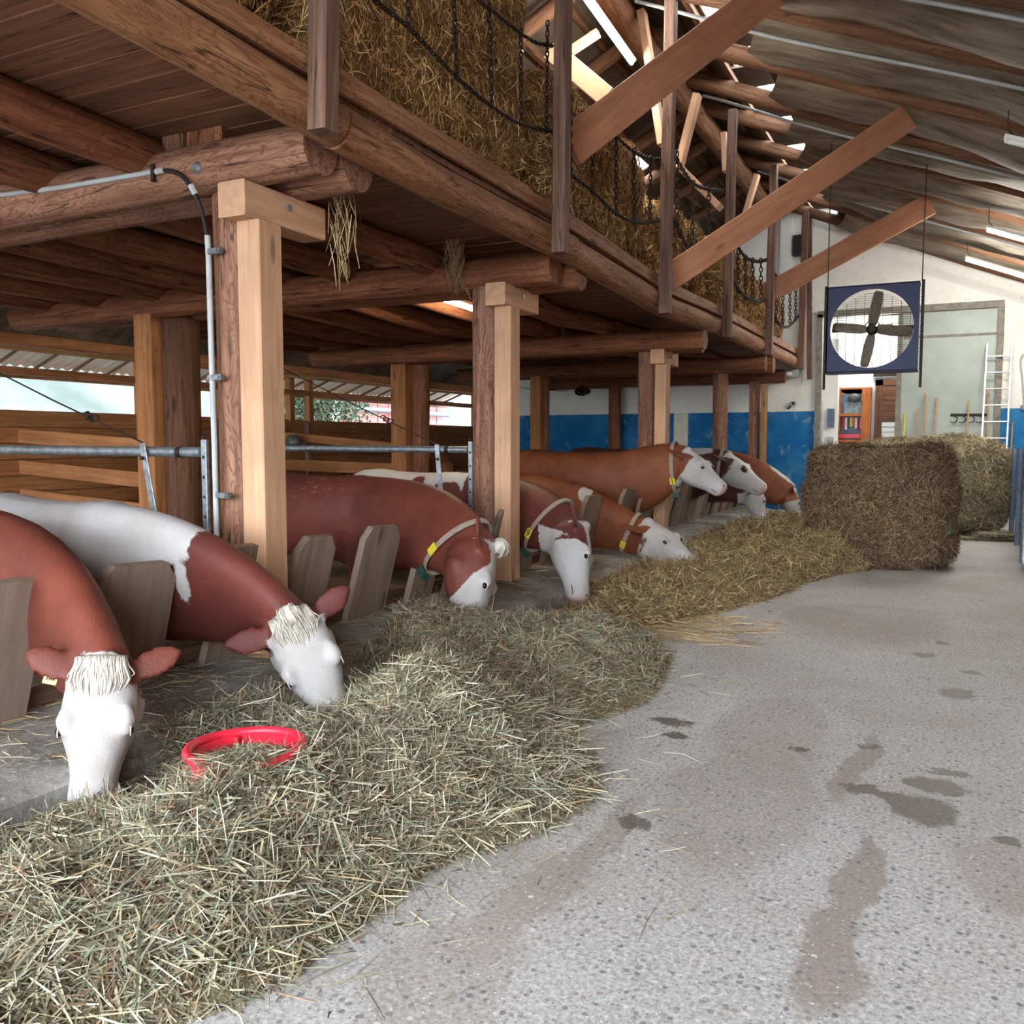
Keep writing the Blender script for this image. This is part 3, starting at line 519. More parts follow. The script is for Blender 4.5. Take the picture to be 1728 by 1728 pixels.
def cow(label, sh, head, P, Q, n, ztop, mat, ops, face=.1, vox=.02, ears=(1, 1), collar=None, eartag=(), lock=0, neckdip=.0, dust=0., tilt=0., eyes=True, tagtext=None, earback=.35, nw=1., diag=0., knob=0):
    """sh: xy of the shoulder top, head: body heading, P/Q: poll and muzzle tip, n: forehead normal, ztop: back height"""
    s = float(np.clip(ztop/1.38, .86, 1.04)); z0 = ztop-1.38*s; hd = math.radians(head); fx = np.array([math.cos(hd), math.sin(hd), 0]); fy = np.array([-math.sin(hd), math.cos(hd), 0])
    o = np.array([sh[0], sh[1], z0]); Lc = lambda x, y, z: o+s*(fx*x+fy*y)+np.array([0, 0, s*z+tilt*(-x)*s])
    zu = np.array([0, 0, 1.]); mb = MB(); base = np.array([sh[0], sh[1], .04])
    prof = [(-1.66, 1.24, 1.0, .08), (-1.6, 1.33, .88, .17), (-1.45, 1.38, .74, .26), (-1.2, 1.40, .64, .31), (-.95, 1.37, .55, .345), (-.6, 1.355, .5, .37), (-.25, 1.36, .5, .345), (.0, 1.375, .53, .29), (.18, 1.33, .58, .235), (.32, 1.22, .66, .17)]
    loft(mb, [(Lc(x, 0, (t+b)/2), fx, zu, w*s, (t-b)/2*s, (t-b)/2*s) for x, t, b, w in prof], 24, 2.35)
    hfl = .06 if z0 > -.3 else 0
    for sd in (-1, 1):
        for leg in ([(-.02, .17, .86, .15), (.0, .17, .62, .1), (.02, .17, .43, .062), (.0, .17, .25, .05), (.0, .17, .13, .055), (.03, .17, .05, .06)], [(-1.32, .2, .92, .22), (-1.22, .2, .7, .15), (-1.42, .19, .46, .075), (-1.43, .18, .28, .052), (-1.4, .18, .13, .056), (-1.36, .18, .05, .06)]):
            pts = [Lc(x, sd*y, z) for x, y, z, r in leg]
            for q in pts: q[2] = max(q[2], .06)
            mb.tube(smoothpath(pts, 16), np.interp(np.linspace(0, 5, 16), range(6), [r*s for *_, r in leg]), 12)
    mb.tube(smoothpath([Lc(-1.6, 0, 1.3), Lc(-1.72, 0, 1.15), Lc(-1.74, 0, .8), Lc(-1.72, 0, .5)], 12), [.035]*8+[.045, .05, .045, .02], 8)
    P, Q = np.asarray(P, float), np.asarray(Q, float); a = nrm(Q-P); n = nrm(np.asarray(n)-a*np.dot(n, a)); l = np.cross(a, n); HL = np.linalg.norm(Q-P); k = HL/.52
    HP = lambda t, v, w: P+a*(t*HL)+n*(v*k)+l*(w*k)
    hs = [(-.16, .08, .05, .1), (-.08, .112, .08, .15), (.02, .13, .095, .18), (.15, .14, .1, .19), (.3, .146, .1, .185), (.42, .14, .092, .172), (.53, .118, .08, .15), (.64, .098, .068, .125), (.76, .086, .06, .106), (.87, .09, .06, .1), (.95, .088, .052, .086), (1.0, .07, .036, .06), (1.03, .036, .015, .03)]
    loft(mb, [(HP(t, -.06, 0), a, n, w*k, (tp+.03)*k, (bt)*k) for t, w, tp, bt in hs], 22, 2.5)
    for sd in (-1, 1):                                               # brow and cheek
        c = HP(.36, .038, sd*.108); mb.tube([c-a*.06, c, c+a*.06], [.02*k, .042*k, .02*k], 10)
        c = HP(.2, -.15, sd*.085); mb.tube([c-a*.1, c-a*.03, c+a*.05, c+a*.12], [.03*k, .075*k, .07*k, .03*k], 10)
    mb.tube([HP(-.1, .0, 0), HP(-.08, .045, 0), HP(-.04, .07, 0)], [.06*k, .055*k, .03*k], 10)
    n0 = Lc(-.2, 0, 1.04); n3 = HP(-.02, -.075, 0); dn = np.linalg.norm(n3-n0); n1 = n0+fx*.42*dn+np.array([0, 0, neckdip]); n2 = n3-a*.22*dn*.7-n*.14*dn*0+(n0-n3)*.22
    NS = []
    for t in np.linspace(0, 1, 9):
        c = bez(n0, n1, n2, n3, t); tg = nrm(bez(n0, n1, n2, n3, min(t+.02, 1))-bez(n0, n1, n2, n3, max(t-.02, 0)))
        nh = nrm(n-a*0.); uu = nrm(zu*(1-t)+(n*.55-a*.65)*t+1e-4); uu = nrm(uu-tg*np.dot(uu, tg)); ho = s*np.interp(t, [0, .35, .7, 1], [.38, .33, .265, .205]); hh = s*np.interp(t, [0, .35, .7, 1], [.44, .43, .36, .26]); hw = s*nw*np.interp(t, [0, .35, .7, 1], [.29, .21, .165, .135])
        NS.append((c-uu*(ho*.12*(1-t)+hh-ho), tg, uu, hw, hh, hh*1.06))
    loft(mb, NS, 22, 2.2)
    for i, sd in enumerate((-1, 1)):                                 # ears
        if not ears[i]: continue
        b0 = HP(.0, -.02, sd*.1); dr = nrm(l*sd*1.-a*earback+n*.05); nn = nrm(n-dr*np.dot(n, dr)); st = []
        for t, w in ((0, .03), (.12, .048), (.28, .064), (.45, .07), (.6, .068), (.74, .058), (.86, .043), (.95, .026), (1., .012)): st.append((b0+dr*.22*k*t-nn*.02*t*t*k, dr, nn, w*k, .017, .017))
        loft(mb, st, 12, 2.)
    v = np.concatenate(mb.v); me = bpy.data.meshes.new('tmp'); me.from_pydata((v-base).tolist(), [], mb.f); me.update()
    to = bpy.data.objects.new('tmp', me); COL.objects.link(to)
    md = to.modifiers.new('r', 'REMESH'); md.mode = 'VOXEL'; md.voxel_size = vox; md.use_smooth_shade = True
    md = to.modifiers.new('s', 'SMOOTH'); md.factor = .5; md.iterations = 6
    dg = bpy.context.evaluated_depsgraph_get(); bm_ = bpy.data.meshes.new_from_object(to.evaluated_get(dg)); bpy.data.objects.remove(to); bpy.data.meshes.remove(me)
    nv = len(bm_.vertices); co = np.empty(nv*3, np.float32); bm_.vertices.foreach_get('co', co); co = co.reshape(-1, 3)+base
    # coat field: >0 white
    f = np.full(nv, -.5)
    for (kd, c, r) in ops:
        d = np.linalg.norm((co-np.asarray(c))/np.asarray(r), axis=1); q = (1-d)*min(r); f = np.maximum(f, q) if kd == 'w' else np.minimum(f, -q)
    rel = co-P; ht = rel@a; hn = rel@n; hl = rel@l
    near = np.minimum.reduce([.24*k-np.abs(hl), ht+.3*HL, HL*1.2-ht, .33*k-np.abs(hn)])
    fw = np.minimum(near, ht-face*HL+diag*hn)
    earm = np.abs(hl)-.135*k
    if face < 2:
        top = np.minimum.reduce([near, ht+.14*HL, hn+.07*k, .085*k-np.abs(hl)])         # white forelock strip
        fw = np.maximum(fw, top); fw = np.where((ht < .16*HL) & (earm > -.02), np.minimum(fw, -earm), fw); f = np.where(near > 0, np.maximum(fw, np.where(near > .0, f, f)), f)
    for (kd, c, r) in ops:
        if kd == 'B':
            d = np.linalg.norm((co-np.asarray(c))/np.asarray(r), axis=1); f = np.minimum(f, -(1-d)*min(r))
    pink = np.clip((ht/HL-.9)/.1, 0, 1)*(near > 0)*.6
    zt = np.clip((co[:, 2]-(ztop-.28))/.2, 0, 1)*dust*np.clip(1-np.abs((co-o)@fx+.55)/.7, 0, 1)
    at = bm_.attributes.new('coat', 'FLOAT_VECTOR', 'POINT'); at.data.foreach_set('vector', np.stack([f, pink, zt], 1).astype(np.float32).ravel())
    at = bm_.attributes.new('gr', 'FLOAT_VECTOR', 'POINT'); at.data.foreach_set('vector', (co-base+R.uniform(0, 30)).astype(np.float32).ravel())
    bm_.materials.clear(); bm_.materials.append(CO[mat]); bm_.polygons.foreach_set('use_smooth', [True]*len(bm_.polygons))
    root = empty('cow', base, label, 'cow', 'cows at the feed fence')
    bo = bpy.data.objects.new('body', bm_); bm_.name = 'cow_body'; COL.objects.link(bo); bo.parent = root
    if eyes:
        for sd in (-1, 1):
            c = HP(.43, .033, sd*.126); m = MB(); ell(m, c, a*.02*k, n*.014*k, l*.015*k); e = m.build('eye', M['eye'], root)
            m = MB(); m.tube([c+l*sd*.008*k+(a*math.cos(t)*.026+n*(math.sin(t)*.018+.002))*k-l*sd*.004*k for t in np.linspace(0, math.pi, 9)], [.0015*k]+[.003*k]*7+[.0015*k], 6); m.build('eyelid', M['lid'], e)
            c = HP(.955, -.012, sd*.045); m = MB(); ell(m, c+n*.014*k, a*.011*k, n*.01*k, l*.013*k); m.build('nostril', M['nose'], root)
    if eyes:
        for sd in (-1, 1):
            m = MB(); m.tube(smoothpath([HP(1.0, -.085, sd*.02), HP(.965, -.09, sd*.066), HP(.9, -.092, sd*.086), HP(.83, -.095, sd*.084), HP(.77, -.1, sd*.076)], 14), [.003*k]*3+[.0045*k]*8+[.003*k]*3, 6); m.build('mouth_line', M['nose'], root)
    if lock:
        m = MB(); ell(m, HP(-.03, .05, 0), a*.075*k, n*.03*k, l*.09*k)
        for i in range(lock):
            w0 = R.uniform(-.09, .09); L = R.uniform(.03, .2)*(1-4*abs(w0)); sw = R.gauss(0, .018); hi = .1-4*w0*w0+R.uniform(-.012, .008); vs = lambda w: .07-3.2*w*w
            pts = [HP(-.14, .03-2*w0*w0, w0), HP(-.11, hi-.015, w0*1.03), HP(-.04, hi, w0*1.04+sw*.3), HP(.0+L*.55, vs(w0)+.008, w0+sw*.9), HP(.02+L, vs(w0)-.002, w0*.88+sw*.6)]
            m.tube(smoothpath(pts, 9), np.array([.0015, .0026, .003, .003, .003, .0028, .0024, .0018, .0008])*k*R.uniform(.8, 1.4), 4)
        m.build('forelock', M['hairw'], root)
    if knob:
        m = MB(); c = HP(-.1, .085, 0); ell(m, c, a*.05*k, n*.045*k, l*.055*k)
        for i in range(60):
            d = nrm([R.gauss(0, 1), R.gauss(0, 1), R.gauss(0, 1)]); q = c+(a*.05*np.dot(d, a)+n*.045*np.dot(d, n)+l*.055*np.dot(d, l))*k; tq = nrm(np.cross(d, l+.01)+a*.4)
            m.tube([q, q+d*.006+tq*.025, q+d*.004+tq*.05], [.004, .005, .002], 5)
        m.build('poll_tuft', M['hairw'], root)
    for sd in eartag:
        c = HP(-.03, -.035, sd*.185); dr = nrm(l*sd-a*earback); u = nrm(dr*.3+a*.6-zu*.6); x = nrm(np.cross(u, n)); nn = np.cross(x, u)
        m = MB(); m.prism([(-.024, -.01), (-.012, -.035), (.012, -.035), (.024, -.01), (.026, .045), (-.026, .045)], np.stack([x*k, u*k, nn*k], 1), c+nn*.012, .004); tg = m.build('ear_tag', M['tagy'], root); tg['label'] = 'pale yellow ear tag'
        m = MB(); m.tube([c+nn*.004, c+nn*.022], .008*k, 8); m.build('tag_stud', M['tagy'], tg)
        m = MB()
        for i, xx in enumerate((-.014, -.006, .003, .012)): m.prism([(xx-.002, .01), (xx+.002, .01), (xx+.002, .03), (xx-.002, .03)], np.stack([x*k, u*k, nn*k], 1), c+nn*.017, .001)
        m.build('tag_print', M['iron'], tg)
    if collar:
        tt, tl = collar; i = tt*8; i0 = int(i); fq = i-i0; A, B_ = NS[i0], NS[min(i0+1, 8)]; mixq = [np.asarray(A[j])*(1-fq)+np.asarray(B_[j])*fq for j in range(6)]
        c, tg, uu = mixq[0], nrm(nrm(mixq[1])+nrm(mixq[2])*tl), mixq[2]; ll = nrm(np.cross(tg, uu)); u2 = np.cross(ll, tg); hw, hh = mixq[3]*1.07+.012, mixq[4]*1.05+.012; V = []; N = 40
        for q in range(N):
            an = 2*math.pi*q/N; rd = ll*hw*math.cos(an)+u2*hh*math.sin(an)*(1.1 if math.sin(an) < 0 else 1); od = nrm(rd)
            for (x, y) in ((-.026, 0), (.026, 0), (.026, .007), (-.026, .007)): V.append(c+rd+tg*x+od*y)
        m = MB(); m.add(V, [(4*q+j, 4*((q+1) % N)+j, 4*((q+1) % N)+(j+1) % 4, 4*q+(j+1) % 4) for q in range(N) for j in range(4)]); cl = m.build('collar', M['strap'], root)
        bot = c-u2*hh*1.1; sdc = 1 if np.dot(ll, CAM-c) > 0 else -1
        m = MB(); m.box(bot-u2*.035, (.09, .06, .055), np.stack([tg, ll, u2], 1)); m.build('transponder', M['green'], cl)
        best = max(np.linspace(-math.pi, 0, 61), key=lambda q: np.dot(nrm(ll*math.cos(q)/hw+u2*math.sin(q)/hh), nrm(CAM-c))-.25*math.sin(q)); rd = ll*hw*math.cos(best)+u2*hh*math.sin(best)*1.1; od = nrm(ll*math.cos(best)/hw+u2*math.sin(best)/hh); tn = nrm(np.cross(od, tg)); cc = c+rd+od*.012
        up_ = tn if tn[2] > 0 else -tn; xx = np.cross(up_, od)
        m = MB(); m.box(cc, (.07, .085, .012), np.stack([xx, up_, od], 1)); tp = m.build('number_tag', M['yellow'], cl)
        if tagtext:
            cu = bpy.data.curves.new('t', 'FONT'); cu.body = tagtext; cu.size = .1; cu.align_x = 'CENTER'; cu.align_y = 'CENTER'; cu.extrude = .001
            fo = bpy.data.objects.new('t', cu); COL.objects.link(fo); mt = bpy.data.meshes.new_from_object(fo.evaluated_get(bpy.context.evaluated_depsgraph_get())); bpy.data.objects.remove(fo)
            mt.materials.clear(); mt.materials.append(M['black']); to_ = bpy.data.objects.new('digit', mt); COL.objects.link(to_); to_.parent = tp
            to_.matrix_local = Matrix.Translation(Vector(cc+od*.008)-Vector(base))@Matrix(np.stack([xx, up_, od], 1).tolist()).to_4x4()
    return root
def ell(m, c, x, y, z, n=10):
    V = []; Fc = []
    for i in range(n+1):
        th = math.pi*i/n
        for j in range(2*n): ph = math.pi*j/n; V.append(c+x*math.sin(th)*math.cos(ph)+y*math.sin(th)*math.sin(ph)+z*math.cos(th))
    for i in range(n):
        for j in range(2*n): Fc.append((i*2*n+j, i*2*n+(j+1) % (2*n), (i+1)*2*n+(j+1) % (2*n), (i+1)*2*n+j))
    m.add(V, Fc, None, True)
big = 3.
# 1: nearest, face to the aisle
P1, Q1 = onx(172, 1138, -3.12), onz(150, 1368, .06)
cow('red cow with white face and curly white forelock, head down by the curb edge', (-4.6, 2.88), 2, P1, Q1, (.6, -.62, .45), 1.2, 'red', [('w', P1+np.array([-.25, -.02, -.3]), (.14, .2, .13))], face=.08, vox=.016, eartag=(-1,) if np.dot(np.cross(nrm(Q1-P1), (.6, -.62, .45)), RT) > 0 else (1,), lock=520, earback=.55)
# 2: white body, dark neck
P2, Q2 = onx(496, 1058, -3.0), onz(578, 1232, .04); A = lambda x, y, Y=3.62: ony(x, y, Y)
cow('white bodied cow with dark red neck, poll tuft and white face in the hay', (-4.4, 3.62), -3, P2, Q2, (.5, -.72, .45), 1.17, 'dark', [('w', (-6.1, 3.6, 1.0), (2.5, 1.4, 1.8)), ('b', A(400, 1075), (.6, .8, .47)), ('w', A(345, 972), (.05, .6, .12)), ('w', A(440, 1150), (.2, .6, .12))], face=.02, vox=.016, eartag=(1,), lock=260, earback=.3, knob=1)
# 3
P3, Q3 = onx(820, 935, -3.1), onz(806, 1078, .08)
cow('red brown cow with white poll knob and grey collar, muzzle in the hay', (-4.62, 6.42), -5, P3, Q3, (.93, .36, .1), 1.23, 'red', [('w', ony(690, 836, 6.42), (.13, .12, .03))], face=.25, diag=1.0, vox=.018, collar=(.9, -.15), eartag=(), knob=1, dust=1., earback=1.2)
# 4
P4, Q4 = onx(980, 900, -3.08), onz(990, 1012, .08)
cow('patched white cow with brown neck and collar tag reading 9', (-4.75, 8.32), -4, P4, Q4, (.93, .3, .1), 1.2, 'dark', [('w', (-6.3, 8.3, 1.), (1.75, 1.2, 1.5)), ('b', ony(695, 822, 8.0), (.1, .35, .13)), ('b', ony(745, 838, 8.0), (.22, .35, .16)), ('w', ony(925, 965, 7.6), (.18, .6, .2)), ('w', ony(955, 930, 7.5), (.1, .4, .12))], face=.2, diag=-.7, vox=.02, collar=(.84, -.1), tagtext='9', eartag=(-1,), earback=1.1)
# 5
P5, Q5 = ony(1098, 893, 10.15), ony(1180, 952, 10.0)
cow('fox brown cow with clean white face stretched over the hay', (-4.7, 10.2), -2, P5, Q5, (.5, -.15, .86), 1.12, 'orange', [('w', ony(978, 830, 9.9), (.1, .4, .14)), ('w', ony(1072, 965, 10.1), (.16, .5, .08))], face=.06, vox=.022, collar=(.9, 0), dust=.4, earback=1.)
# 6
P6, Q6 = ony(1163, 770, 11.65), ony(1226, 822, 11.6)
cow('brown cow lifting its white blazed head above the boards, collar tag 1', (-4.2, 11.72), -4, P6, Q6, (.62, -.1, .78), 1.40, 'orange', [('w', ony(1163, 835, 11.6), (.12, .5, .06))], face=.14, vox=.022, collar=(.9, .05), tagtext='1', eartag=(-1,), dust=.8, neckdip=-.05, earback=1.3)
# 7
P7, Q7 = ony(1232, 776, 14.3), ony(1294, 822, 14.3)
cow('dark cow with mottled white face and brown eye patch held level', (-4.3, 14.35), 0, P7, Q7, (.55, -.05, .83), 1.42, 'choc', [('w', ony(1170, 760, 14.2), (.3, .3, .08)), ('B', ony(1257, 791, 14.1), (.07, .1, .07))], face=.12, vox=.024, collar=(.95, 0), neckdip=-.05, earback=1.1)
# 8
P8, Q8 = ony(1278, 826, 15.6), ony(1293, 882, 15.5)
cow('nearly black brown cow feeding low beneath the mottled face', (-4.5, 15.6), 0, P8, Q8, (.93, .3, .15), 1.3, 'choc', [], face=.02, vox=.026)
# 9
P9, Q9 = ony(1338, 832, 17.7), ony(1352, 880, 17.6)
cow('fox brown cow with white stripe along its spine beside the bale', (-4.25, 17.7), -2, P9, Q9, (.93, .3, .15), 1.42, 'orange', [('w', (-3.9, 17.7, 1.43), (.75, .12, .09)), ('w', ony(1325, 800, 17.7), (.3, .06, .3))], face=.3, vox=.026)
# 10: in the back
cow('orange cow standing deep in the stall behind the steel gate', (-8.9, 13.6), -12, (-8.0, 13.4, 1.24), (-7.6, 13.3, .85), (.6, 0, .8), 1.27, 'orange', [], face=9, vox=.03, eyes=False)
# ------------------------------------------------------------------ hay and straw
def strand_mat(name, rough=.8):
    t = NT(name, rough, .2); t.col(t.attr('col', 0)); return t.m
M['strand'] = strand_mat('hay_strands')
def pal(cols, n, rng, dark=None):
    c = np.array([srgb(*x)[:3] for x in cols]); i = rng.integers(0, len(c), n); o = c[i]*rng.uniform(.72, 1.22, (n, 1)); return np.clip(o, 0, 1)
def strands(name, pos, nor, L, W, cols, seed, parent=None, lift=.25, flow=None, flowk=0., origin=None, curl=.25, droop=0.):
    """bent grass blades lying on a surface: pos/nor (n,3), L, W (n,)"""
    rng = np.random.default_rng(seed); n = len(pos)
    d = rng.normal(size=(n, 3)); d -= nor*np.sum(d*nor, 1)[:, None]
    if flow is not None: d = d/(np.linalg.norm(d, axis=1)[:, None]+1e-9)+np.asarray(flow)*flowk*np.sign(rng.normal(size=(n, 1)))
    d /= np.linalg.norm(d, axis=1)[:, None]+1e-9
    d = d+nor*rng.normal(0, lift, (n, 1)); d[:, 2] -= droop; d /= np.linalg.norm(d, axis=1)[:, None]
    s = np.cross(d, nor+rng.normal(0, .6, (n, 3))); s /= np.linalg.norm(s, axis=1)[:, None]+1e-9
    b = rng.normal(0, 1, (n, 3)); b -= d*np.sum(b*d, 1)[:, None]; b *= (L*curl*rng.uniform(0, 1, n))[:, None]*.5
    v = np.empty((n, 6, 3)); w = (s*W[:, None]/2)
    p0, p1, p2 = pos-d*L[:, None]/2, pos+b*.5, pos+d*L[:, None]/2
    v[:, 0], v[:, 1], v[:, 2], v[:, 3], v[:, 4], v[:, 5] = p0-w*.7, p0+w*.7, p1-w, p1+w, p2-w*.5, p2+w*.5
    cc = pal(cols, n, rng)
    o3 = np.array(origin if origin is not None else [pos[:, 0].mean(), pos[:, 1].mean(), 0])
    if parent is not None: o3 = np.array(parent.location)
    me = bpy.data.meshes.new(name); me.vertices.add(n*6); me.vertices.foreach_set('co', (v.reshape(-1, 3)-o3).astype(np.float32).ravel())
    k = np.arange(n)[:, None]*6; idx = np.concatenate([k+np.array([[0, 1, 3, 2]]), k+np.array([[2, 3, 5, 4]])], 1).reshape(-1)
    me.loops.add(len(idx)); me.loops.foreach_set('vertex_index', idx.astype(np.int32)); nf = n*2
    me.polygons.add(nf); me.polygons.foreach_set('loop_start', np.arange(0, nf*4, 4, dtype=np.int32)); me.update(calc_edges=True)
    a = me.attributes.new('col', 'FLOAT_COLOR', 'POINT'); c4 = np.ones((n*6, 4), np.float32); c4[:, :3] = np.repeat(cc, 6, 0); a.data.foreach_set('color', c4.ravel())
    me.materials.append(M['strand']); o = bpy.data.objects.new(name, me); COL.objects.link(o)
    if parent is not None: o.parent = parent
    else: o.location = o3
    return o
edge_px = [(120, 1760), (300, 1728), (470, 1665), (540, 1600), (633, 1540), (710, 1472), (760, 1448), (885, 1415), (998, 1354), (1006, 1306), (975, 1255), (950, 1229), (1000, 1216), (1087, 1188), (1115, 1148), (1130, 1105), (1090, 1082), (1075, 1062), (1160, 1048), (1225, 1030), (1330, 1000), (1350, 985), (1420, 968)]
EDGE = np.array([onz(x, y)[:2] for x, y in edge_px]); EDGE = np.vstack([[EDGE[0][0]+.05, .4], EDGE, [-.75, 11.3]])
# monotone envelope x(y) of the hay's aisle side
_yy = np.arange(.4, 12.6, .04); _ex = np.empty_like(_yy)
for i, y in enumerate(_yy):
    xs_ = []
    for (a, b) in zip(EDGE[:-1], EDGE[1:]):
        lo_, hi_ = min(a[1], b[1]), max(a[1], b[1])
        if lo_-.02 <= y <= hi_+.02: f = 0 if hi_ == lo_ else (y-a[1])/(b[1]-a[1]); xs_.append(a[0]+(b[0]-a[0])*np.clip(f, 0, 1))
    _ex[i] = max(xs_) if xs_ else (-1. if y > 10 else -1.7)
_ex = np.convolve(np.pad(_ex, 3, 'edge'), np.ones(7)/7, 'valid')
BUMPS = [(-2.3, 3.72, .33, .42, .4), (-2.7, 3.3, .06, .4, .3), (-3.25, 3.3, .13, .3, .5), (-2.2, 2.25, .06, .3, .2), (-3.35, 5.15, .26, .4, .5), (-3.3, 5.8, .1, .3, .3), (-2.0, 3.0, .14, .5, .5), (-2.25, 2.55, .11, .4, .4), (-2.1, 1.9, .17, .5, .6), (-2.4, 1.1, .14, .7, .6), (-2.55, 5.5, .17, .65, .6), (-3.1, 5.0, .1, .4, .5), (-2.1, 5.9, .12, .45, .5), (-2.5, 8.3, .08, .6, .8), (-2.1, 9.4, .13, .7, .8), (-2.2, 10.6, .22, .8, .7), (-1.4, 11.3, .34, .6, .5), (-2.7, 12.2, .16, .5, 1.1), (-2.8, 14.2, .15, .5, 1.2), (-2.6, 16.2, .15, .6, 1.2)]
def hayh(X, Y):
    X, Y = np.asarray(X, float), np.asarray(Y, float); h = np.zeros_like(X)+.035
    for (cx, cy, hh, rx, ry) in BUMPS: h = h+hh*np.exp(-(((X-cx)/rx)**2+((Y-cy)/ry)**2))
    e = np.where(Y < 11.4, np.interp(Y, _yy, _ex), -1.75); d = np.clip((e-X)/.42, 0, 1); d2 = np.clip((X+3.42)/.1, 0, 1)
    rough = .045*np.sin(X*7+Y*4)*np.sin(Y*8-X*3)+.022*np.sin(X*19+Y*13)*np.sin(Y*17-X*5)
    gap = 1-.85*np.exp(-((Y-6.95)/.38)**2)
    return (h*gap+rough*d*gap)*np.sqrt(d)*d2*np.where(d > 0, 1, 0)
HAYC = [(212, 204, 178), (186, 178, 150), (164, 156, 128), (146, 138, 112), (128, 122, 98), (158, 144, 120), (116, 114, 94), (102, 94, 78), (142, 144, 124), (104, 88, 74), (122, 132, 110), (134, 108, 84)]
HAYD = [(204, 182, 138), (178, 154, 110), (154, 130, 92), (134, 112, 80), (120, 102, 74), (162, 142, 102), (108, 90, 68), (142, 126, 90)]
def basemat(name, a, b):
    t = NT(name, .95, .1); p = t.pos(); n = t.noise(t.scale(p, (40, 40, 40)), 1, 4, .7); t.col(t.mix(n, a, b)); t.bump(n, 1., .03); return t.m
M['haybase'] = basemat('hay_mat', srgb(96, 88, 66), srgb(146, 136, 106)); M['strawbase'] = basemat('straw_mat', srgb(122, 92, 58), srgb(172, 136, 92))
M['darkbase'] = basemat('dark_hay_mat', srgb(98, 82, 58), srgb(144, 122, 88))
def haypile(name, y0, y1, nst, cols, Lr, Wr, lab, seed, base, x0=-3.4):
    nx, ny = 70, int((y1-y0)/.035); gx = np.linspace(0, 1, nx); V = []
    for y in np.linspace(y0, y1, ny):
        e = float(np.interp(y, _yy, _ex)) if y < 11.4 else -1.75
        for g in gx: V.append((x0+(e-x0)*g, y, 0))
    V = np.array(V); V[:, 2] = hayh(V[:, 0], V[:, 1])*.93+.004+NR.uniform(0, .012, len(V))
    m = MB(); m.add(V, [(i*nx+j, i*nx+j+1, (i+1)*nx+j+1, (i+1)*nx+j) for i in range(ny-1) for j in range(nx-1)], None, True)
    b = thing(m, name, base, lab, 'hay', None, 'stuff')
    rng = np.random.default_rng(seed); y = rng.uniform(y0, y1, nst); e = np.where(y < 11.4, np.interp(y, _yy, _ex), -1.75); u = rng.uniform(0, 1, nst); x = x0+(e+.03-x0)*u
    x = x+np.where(rng.uniform(size=nst) < .03, rng.exponential(.09, nst), 0)
    h = hayh(x, y); eps = .03; gxv = (hayh(x+eps, y)-hayh(x-eps, y))/(2*eps); gyv = (hayh(x, y+eps)-hayh(x, y-eps))/(2*eps)
    nor = np.stack([-gxv, -gyv, np.ones(nst)], 1); nor /= np.linalg.norm(nor, axis=1)[:, None]
    pos = np.stack([x, y, np.maximum(h, .004)+np.abs(rng.normal(0, .014, nst))*np.minimum(1, h/.05+.1)], 1)
    lk = np.minimum(1, h/.1+.05); L = rng.uniform(*Lr, nst)*np.where(rng.uniform(size=nst) < .12, 1.7, 1); W = rng.uniform(*Wr, nst)*np.where(rng.uniform(size=nst) < .1, 1.6, 1)
    an = 2.2*np.sin(x*2.3+y*1.1)+1.9*np.sin(y*2.9-x*1.3+1)+1.2*np.sin(x*5.1+y*4.3); fl_ = np.stack([np.cos(an), np.sin(an), 0*x], 1)
    o = strands('hay_strands', pos, nor, L*(.5+.5*lk), W, cols, seed+1, b, .22, fl_, .9); o['kind'] = 'stuff'
    return b
haypile('hay_heap', .5, 4.45, 78000, HAYC, (.07, .2), (.003, .006), 'loose green grey hay heap around the red tub', 11, M['haybase'])
rng = np.random.default_rng(12); n = 4200; y = rng.uniform(.6, 4.4, n); e_ = np.interp(y, _yy, _ex); x = -3.2+(e_+.02+3.2)*rng.uniform(0, 1, n)**.8; h = hayh(x, y); P = np.stack([x, y, h+.02+np.abs(rng.normal(0, .012, n))], 1)
tag(strands('dry_stalks', P, np.tile([[0, 0, 1.]], (n, 1)), rng.uniform(.1, .34, n), rng.uniform(.003, .006, n), [(214, 206, 182), (196, 188, 160), (176, 168, 138), (204, 198, 178), (166, 166, 142), (150, 152, 128), (190, 170, 132)], 13, lift=.16, curl=.12), 'long pale dry stalks lying on top of the near hay heap', 'stalks', None, 'stuff')
haypile('hay_heap', 4.35, 6.75, 34000, HAYC[1:]+HAYD[2:4], (.06, .17), (.003, .006), 'loose hay heap in front of the cow with the collar and white poll', 21, M['haybase'])
haypile('hay_heap', 6.65, 11.45, 46000, HAYD, (.09, .26), (.005, .009), 'brownish hay swath below the cow tagged nine and the white faced cow', 31, M['darkbase'])
haypile('hay_heap', 11.35, 17.6, 16000, HAYD, (.12, .3), (.007, .011), 'far hay swath under the heads behind the cut bale', 41, M['darkbase'])
def surf_pts(n, c, hx, e, rng, faces=None):
    """points on a superellipsoid block c +- hx"""
    d = rng.normal(size=(n*2, 3)); d /= np.max(np.abs(d), axis=1)[:, None]
    r = (np.abs(d)**e).sum(1)**(-1/e); p = d*r[:, None]; g = np.sign(p)*np.abs(p)**(e-1)/hx; g /= np.linalg.norm(g, axis=1)[:, None]
    P = np.asarray(c)+p*np.asarray(hx)
    if faces is not None: k = faces(P, g); P, g = P[k], g[k]
    return P[:n], g[:n]
